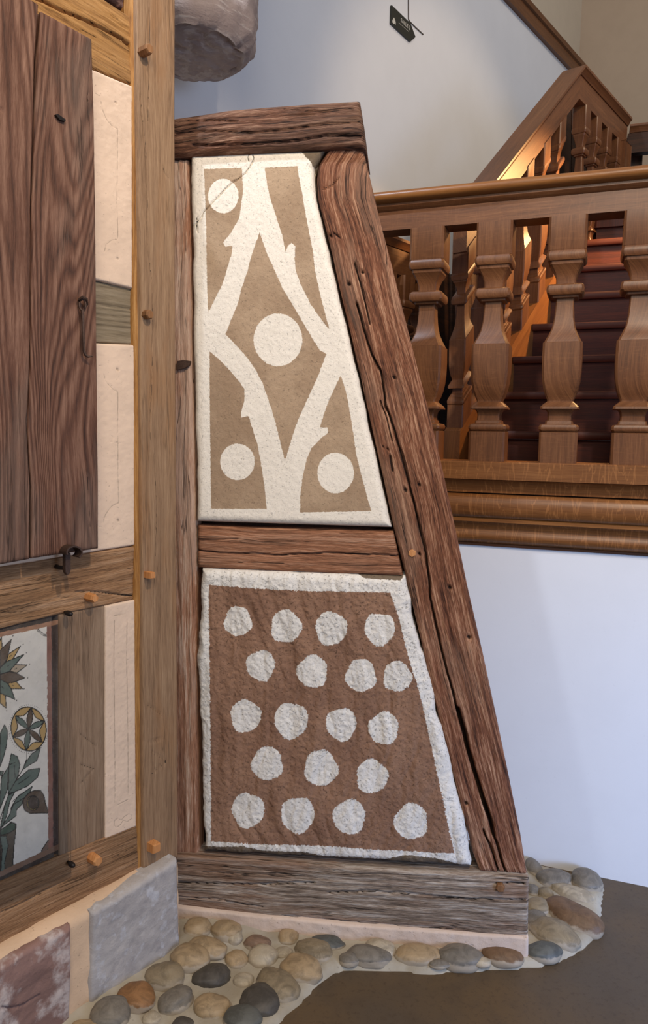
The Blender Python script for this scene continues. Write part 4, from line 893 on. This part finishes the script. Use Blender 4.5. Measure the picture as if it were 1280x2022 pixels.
# shutter catch on the beam
ct = thing('shutter_catch', PL.px(133, 1125, .01), 'rusty iron shutter catch with a curled strap standing from the middle beam', 'shutter catch')
prism('upright', PL, [(129, 1092), (140, 1092), (140, 1125), (138, 1133), (133, 1136), (129, 1128)], .045, .058, M['iron'], ct, bevel=.001)
tube('pin', [PL.px(110, 1118, .0), PL.px(118, 1121, .025), PL.px(132, 1122, .05)], .0055, M['iron_dark'], ct)
cc = []; nseg = 22
for i in range(nseg):
    an = math.radians(200-250*i/(nseg-1)); cc.append((142+15*math.cos(an), 1090-12*math.sin(an)*1.0))
co = []; 
for i, (x, y) in enumerate(cc):
    c = PL.px(x, y, .075)
    an = math.radians(200-250*i/(nseg-1)); rd_ = PL.D*math.cos(an)+Zu*math.sin(an)
    for dw, dr in ((-.017, -.002), (.012, -.002), (.012, .002), (-.017, .002)): co.append(c+PL.N*dw+rd_*dr)
fs = [[i*4+k, i*4+(k+1) % 4, (i+1)*4+(k+1) % 4, (i+1)*4+k] for i in range(nseg-1) for k in range(4)]+[[3, 2, 1, 0], [(nseg-1)*4+k for k in range(4)]]
recalc(mesh_from('curled_strap', co, fs, M['iron'], ct, None, True, sharp=40, loc=co[0]))

# ================================================================== PLINTH
pw = .055
pln = thing('stone_plinth', V(*PL.px(250, 1900, pw)[:2], 0), 'low plinth of sandstone blocks in peach mortar under the half-timbered wall', 'plinth')
zled = PL.az(178, 1800, pw)[1]; zsl = PL.az(140, 1792, .01)[1]
pa0 = PL.az(-80, 1950, pw)[0]; pa1 = PL.az(352, 1760, pw)[0]
n_ = 90; co = []; prof = [(-.06, .0), (-.06, zsl+.006), (.006, zsl+.006), (.02, zled+.012), (pw-.012, zled+.002), (pw-.002, zled-.006), (pw, zled-.02)]+[(pw, zled-.02-(zled-.02)*k/14) for k in range(1, 15)]
mp = len(prof)
for i in range(n_):
    a = pa0+(pa1-pa0)*i/(n_-1)
    for j, (w, z) in enumerate(prof):
        g = float(fbm(np.array(a*25), np.array(z*25+w*30), 6, 4))*.006 if j > 1 else 0
        co.append(PL.at(a, z+(g*.6 if 1 < j < 6 else 0), w+(g if j > 4 else 0)))
fs = [[i*mp+j, (i+1)*mp+j, (i+1)*mp+(j+1) % mp, i*mp+(j+1) % mp] for i in range(n_-1) for j in range(mp)]+[list(range(mp)), list(range((n_-1)*mp, n_*mp))[::-1]]
recalc(mesh_from('mortar_bed', co, fs, M['ledge'], pln, None, True, sharp=60))
slab('stone_block', PL, [(182, 1803), (240, 1768), (300, 1728), (353, 1695)], [(178, 2000), (240, 1965), (300, 1926), (358, 1884)], M['stone_grey'], pln, w=pw+.012, T=.10, r=.014, key='x', ds=.004, dc=.004, edge=.006, disp=rough_plaster(.004, 30, 9, [], .006), seed=51)
slab('stone_block', PL, [(-80, 1950), (0, 1908), (142, 1826)], [(-80, 2200), (0, 2140), (140, 2030)], M['stone_purple'], pln, w=pw+.012, T=.05, r=.012, key='x', ds=.004, dc=.004, edge=.006, disp=rough_plaster(.007, 20, 12, [([(0, 1985), (20, 1990), (50, 1982), (80, 1965)], 2, .01)], .010), seed=53)

# ================================================================== COBBLED APRON
ap = thing('cobbled_apron', ground(300, 1950), 'skirting of pebbles bedded in beige mortar around the foot of the plinth and buttress', 'cobbled edging')
OUT = [(60, 2080), (520, 2080), (540, 2022), (570, 1990), (602, 1962), (632, 1930), (660, 1910), (700, 1905), (760, 1908), (850, 1913), (930, 1908), (985, 1904), (1060, 1901), (1110, 1888), (1150, 1865), (1175, 1842), (1188, 1815), (1190, 1780), (1194, 1745), (1188, 1734), (1140, 1722), (1040, 1698), (700, 1640), (300, 1640)]
gp = [ground(x, y, .018)[:2] for x, y in OUT]
xs_ = [q[0] for q in gp]; ys_ = [q[1] for q in gp]; step = .012
gx = np.arange(min(xs_)-.02, max(xs_)+.02, step); gy = np.arange(min(ys_)-.02, max(ys_)+.02, step); GX, GY = np.meshgrid(gx, gy, indexing='ij')
sd_ = sdpoly(GX, GY, gp)+.004*fbm(GX*20, GY*20, 4, 3)
top = .018+.006*fbm(GX*12, GY*12, 3, 4)+.002*fbm(GX*60, GY*60, 3, 2)
# the bed climbs a little towards the masonry
dpl = np.abs((np.stack([GX, GY], -1)-(PL.O+PL.N*pw)[:2])@PL.N[:2]); dpb = np.abs((np.stack([GX, GY], -1)-PB.O[:2])@PB.N[:2])
top += .026*np.clip(1-dpl/.15, 0, 1)
Z = np.where(sd_ > 0, top*np.clip(sd_/.02, 0, 1)**.5, -.02)
idx = -np.ones(GX.shape, int); keep = sd_ > -step*1.5; idx[keep] = np.arange(keep.sum())
co = np.stack([GX[keep], GY[keep], np.where(sd_[keep] > 0, Z[keep], -.012)], -1)
q = np.stack([idx[:-1, :-1], idx[1:, :-1], idx[1:, 1:], idx[:-1, 1:]], -1).reshape(-1, 4); q = q[(q >= 0).all(1)]
mesh_from('mortar', co, q.tolist(), M['apron'], ap, None, True)
def gz(x, y):
    i = int(np.clip((x-gx[0])/step, 0, len(gx)-1)); j = int(np.clip((y-gy[0])/step, 0, len(gy)-1)); return max(.008, top[i, j])
PC = {'tan': (170, 146, 112), 'pale': (184, 170, 146), 'brown': (120, 92, 66), 'orange': (150, 108, 68), 'grey': (126, 118, 106), 'dark': (84, 78, 70), 'olive': (144, 128, 102), 'slate': (96, 96, 90), 'pink': (138, 112, 92)}
PM = {k: pebble_mat(k+'_pebble', v) for k, v in PC.items()}
PEB = [(391, 1831, 24, 19, 0, 'tan'), (447, 1835, 28, 18, 5, 'tan'), (464, 1850, 14, 12, 0, 'pale'), (408, 1870, 36, 18, 12, 'tan'), (376, 1889, 34, 23, 10, 'tan'), (508, 1862, 24, 14, 5, 'pink'), (570, 1849, 18, 15, 0, 'tan'),
       (620, 1876, 34, 20, 15, 'olive'), (646, 1861, 30, 13, 5, 'slate'), (520, 1888, 26, 21, 10, 'pale'), (467, 1894, 20, 16, 0, 'tan'), (595, 1912, 38, 25, 22, 'tan'), (325, 1926, 34, 24, 10, 'olive'), (418, 1927, 34, 20, -12, 'dark'),
       (270, 1967, 34, 24, 25, 'orange'), (549, 1943, 42, 25, 32, 'olive'), (481, 1935, 18, 12, 0, 'pale'), (347, 1975, 32, 22, -35, 'grey'), (420, 1988, 27, 27, -60, 'tan'), (514, 1976, 36, 28, 40, 'dark'), (217, 2000, 34, 28, 30, 'grey'),
       (479, 2011, 36, 24, 10, 'slate'), (360, 2024, 19, 14, 0, 'dark'), (168, 2030, 28, 14, 0, 'tan'), (728, 1886, 40, 18, 5, 'grey'), (752, 1871, 28, 15, 8, 'pale'), (827, 1884, 40, 19, 0, 'tan'), (910, 1889, 40, 22, 0, 'grey'),
       (992, 1886, 36, 18, 8, 'brown'), (1075, 1878, 32, 18, -5, 'slate'), (1132, 1809, 54, 27, 38, 'brown'), (1158, 1738, 27, 26, 20, 'grey'), (1096, 1735, 32, 19, 0, 'grey'), (1054, 1712, 14, 20, 0, 'grey'), (1096, 1842, 42, 26, 30, 'olive'),
       (1062, 1789, 22, 16, 0, 'olive'), (1060, 1814, 20, 18, 0, 'grey'), (1132, 1763, 38, 15, 25, 'pale'), (1077, 1764, 14, 12, 0, 'olive'), (1052, 1757, 12, 12, 0, 'grey'), (300, 2010, 16, 11, 0, 'pale'), (560, 1880, 16, 10, 0, 'pale'),
       (690, 1893, 18, 12, 0, 'grey'), (868, 1903, 18, 8, 0, 'grey'), (952, 1899, 16, 9, 0, 'pale')]
for k, (x, y, rx, ry, an, cn) in enumerate(PEB):
    c = ground(x, y, .02); zz = gz(c[0], c[1]); c = ground(x, y, zz+.004); dist = (c-EYE)@FW; s = dist/1444
    a_, b_ = rx*s*1.16, ry*s/.70; c_ = min(a_, b_)*.66; ang = -math.radians(an)*1.25
    ux = V(math.cos(ang), math.sin(ang), 0); uy = V(-math.sin(ang), math.cos(ang), 0); c = c-Zu*c_*.18
    bm = bmesh.new(); bmesh.ops.create_icosphere(bm, subdivisions=4, radius=1); co = []; sm = []
    for v in bm.verts:
        d = V(*v.co); n = 1+.13*float(fbm(np.array(d[0]*1.4+k*3.3), np.array(d[1]*1.4+d[2]*1.9), k, 3))
        co.append(c+(ux*d[0]*a_+uy*d[1]*b_+Zu*(np.sign(d[2])*abs(d[2])**.85*c_))*n)
        sm.append(np.clip(.62-d[2]*1.15-.25*d[1], 0, 1) if cn != 'dark' else np.clip(.4-d[2], 0, 1))
    bm.verts.index_update(); fs = [[v.index for v in f.verts] for f in bm.faces]; bm.free()
    o = mesh_from('pebble', co, fs, PM[cn], ap, None, True, {'smear': sm}, loc=c)
    if cn in ('orange', 'brown', 'dark', 'slate', 'pink'): o['label'] = {'orange': 'orange-brown pebble', 'brown': 'brown pebble', 'dark': 'dark grey pebble', 'slate': 'slate grey pebble', 'pink': 'pinkish brown pebble'}[cn]
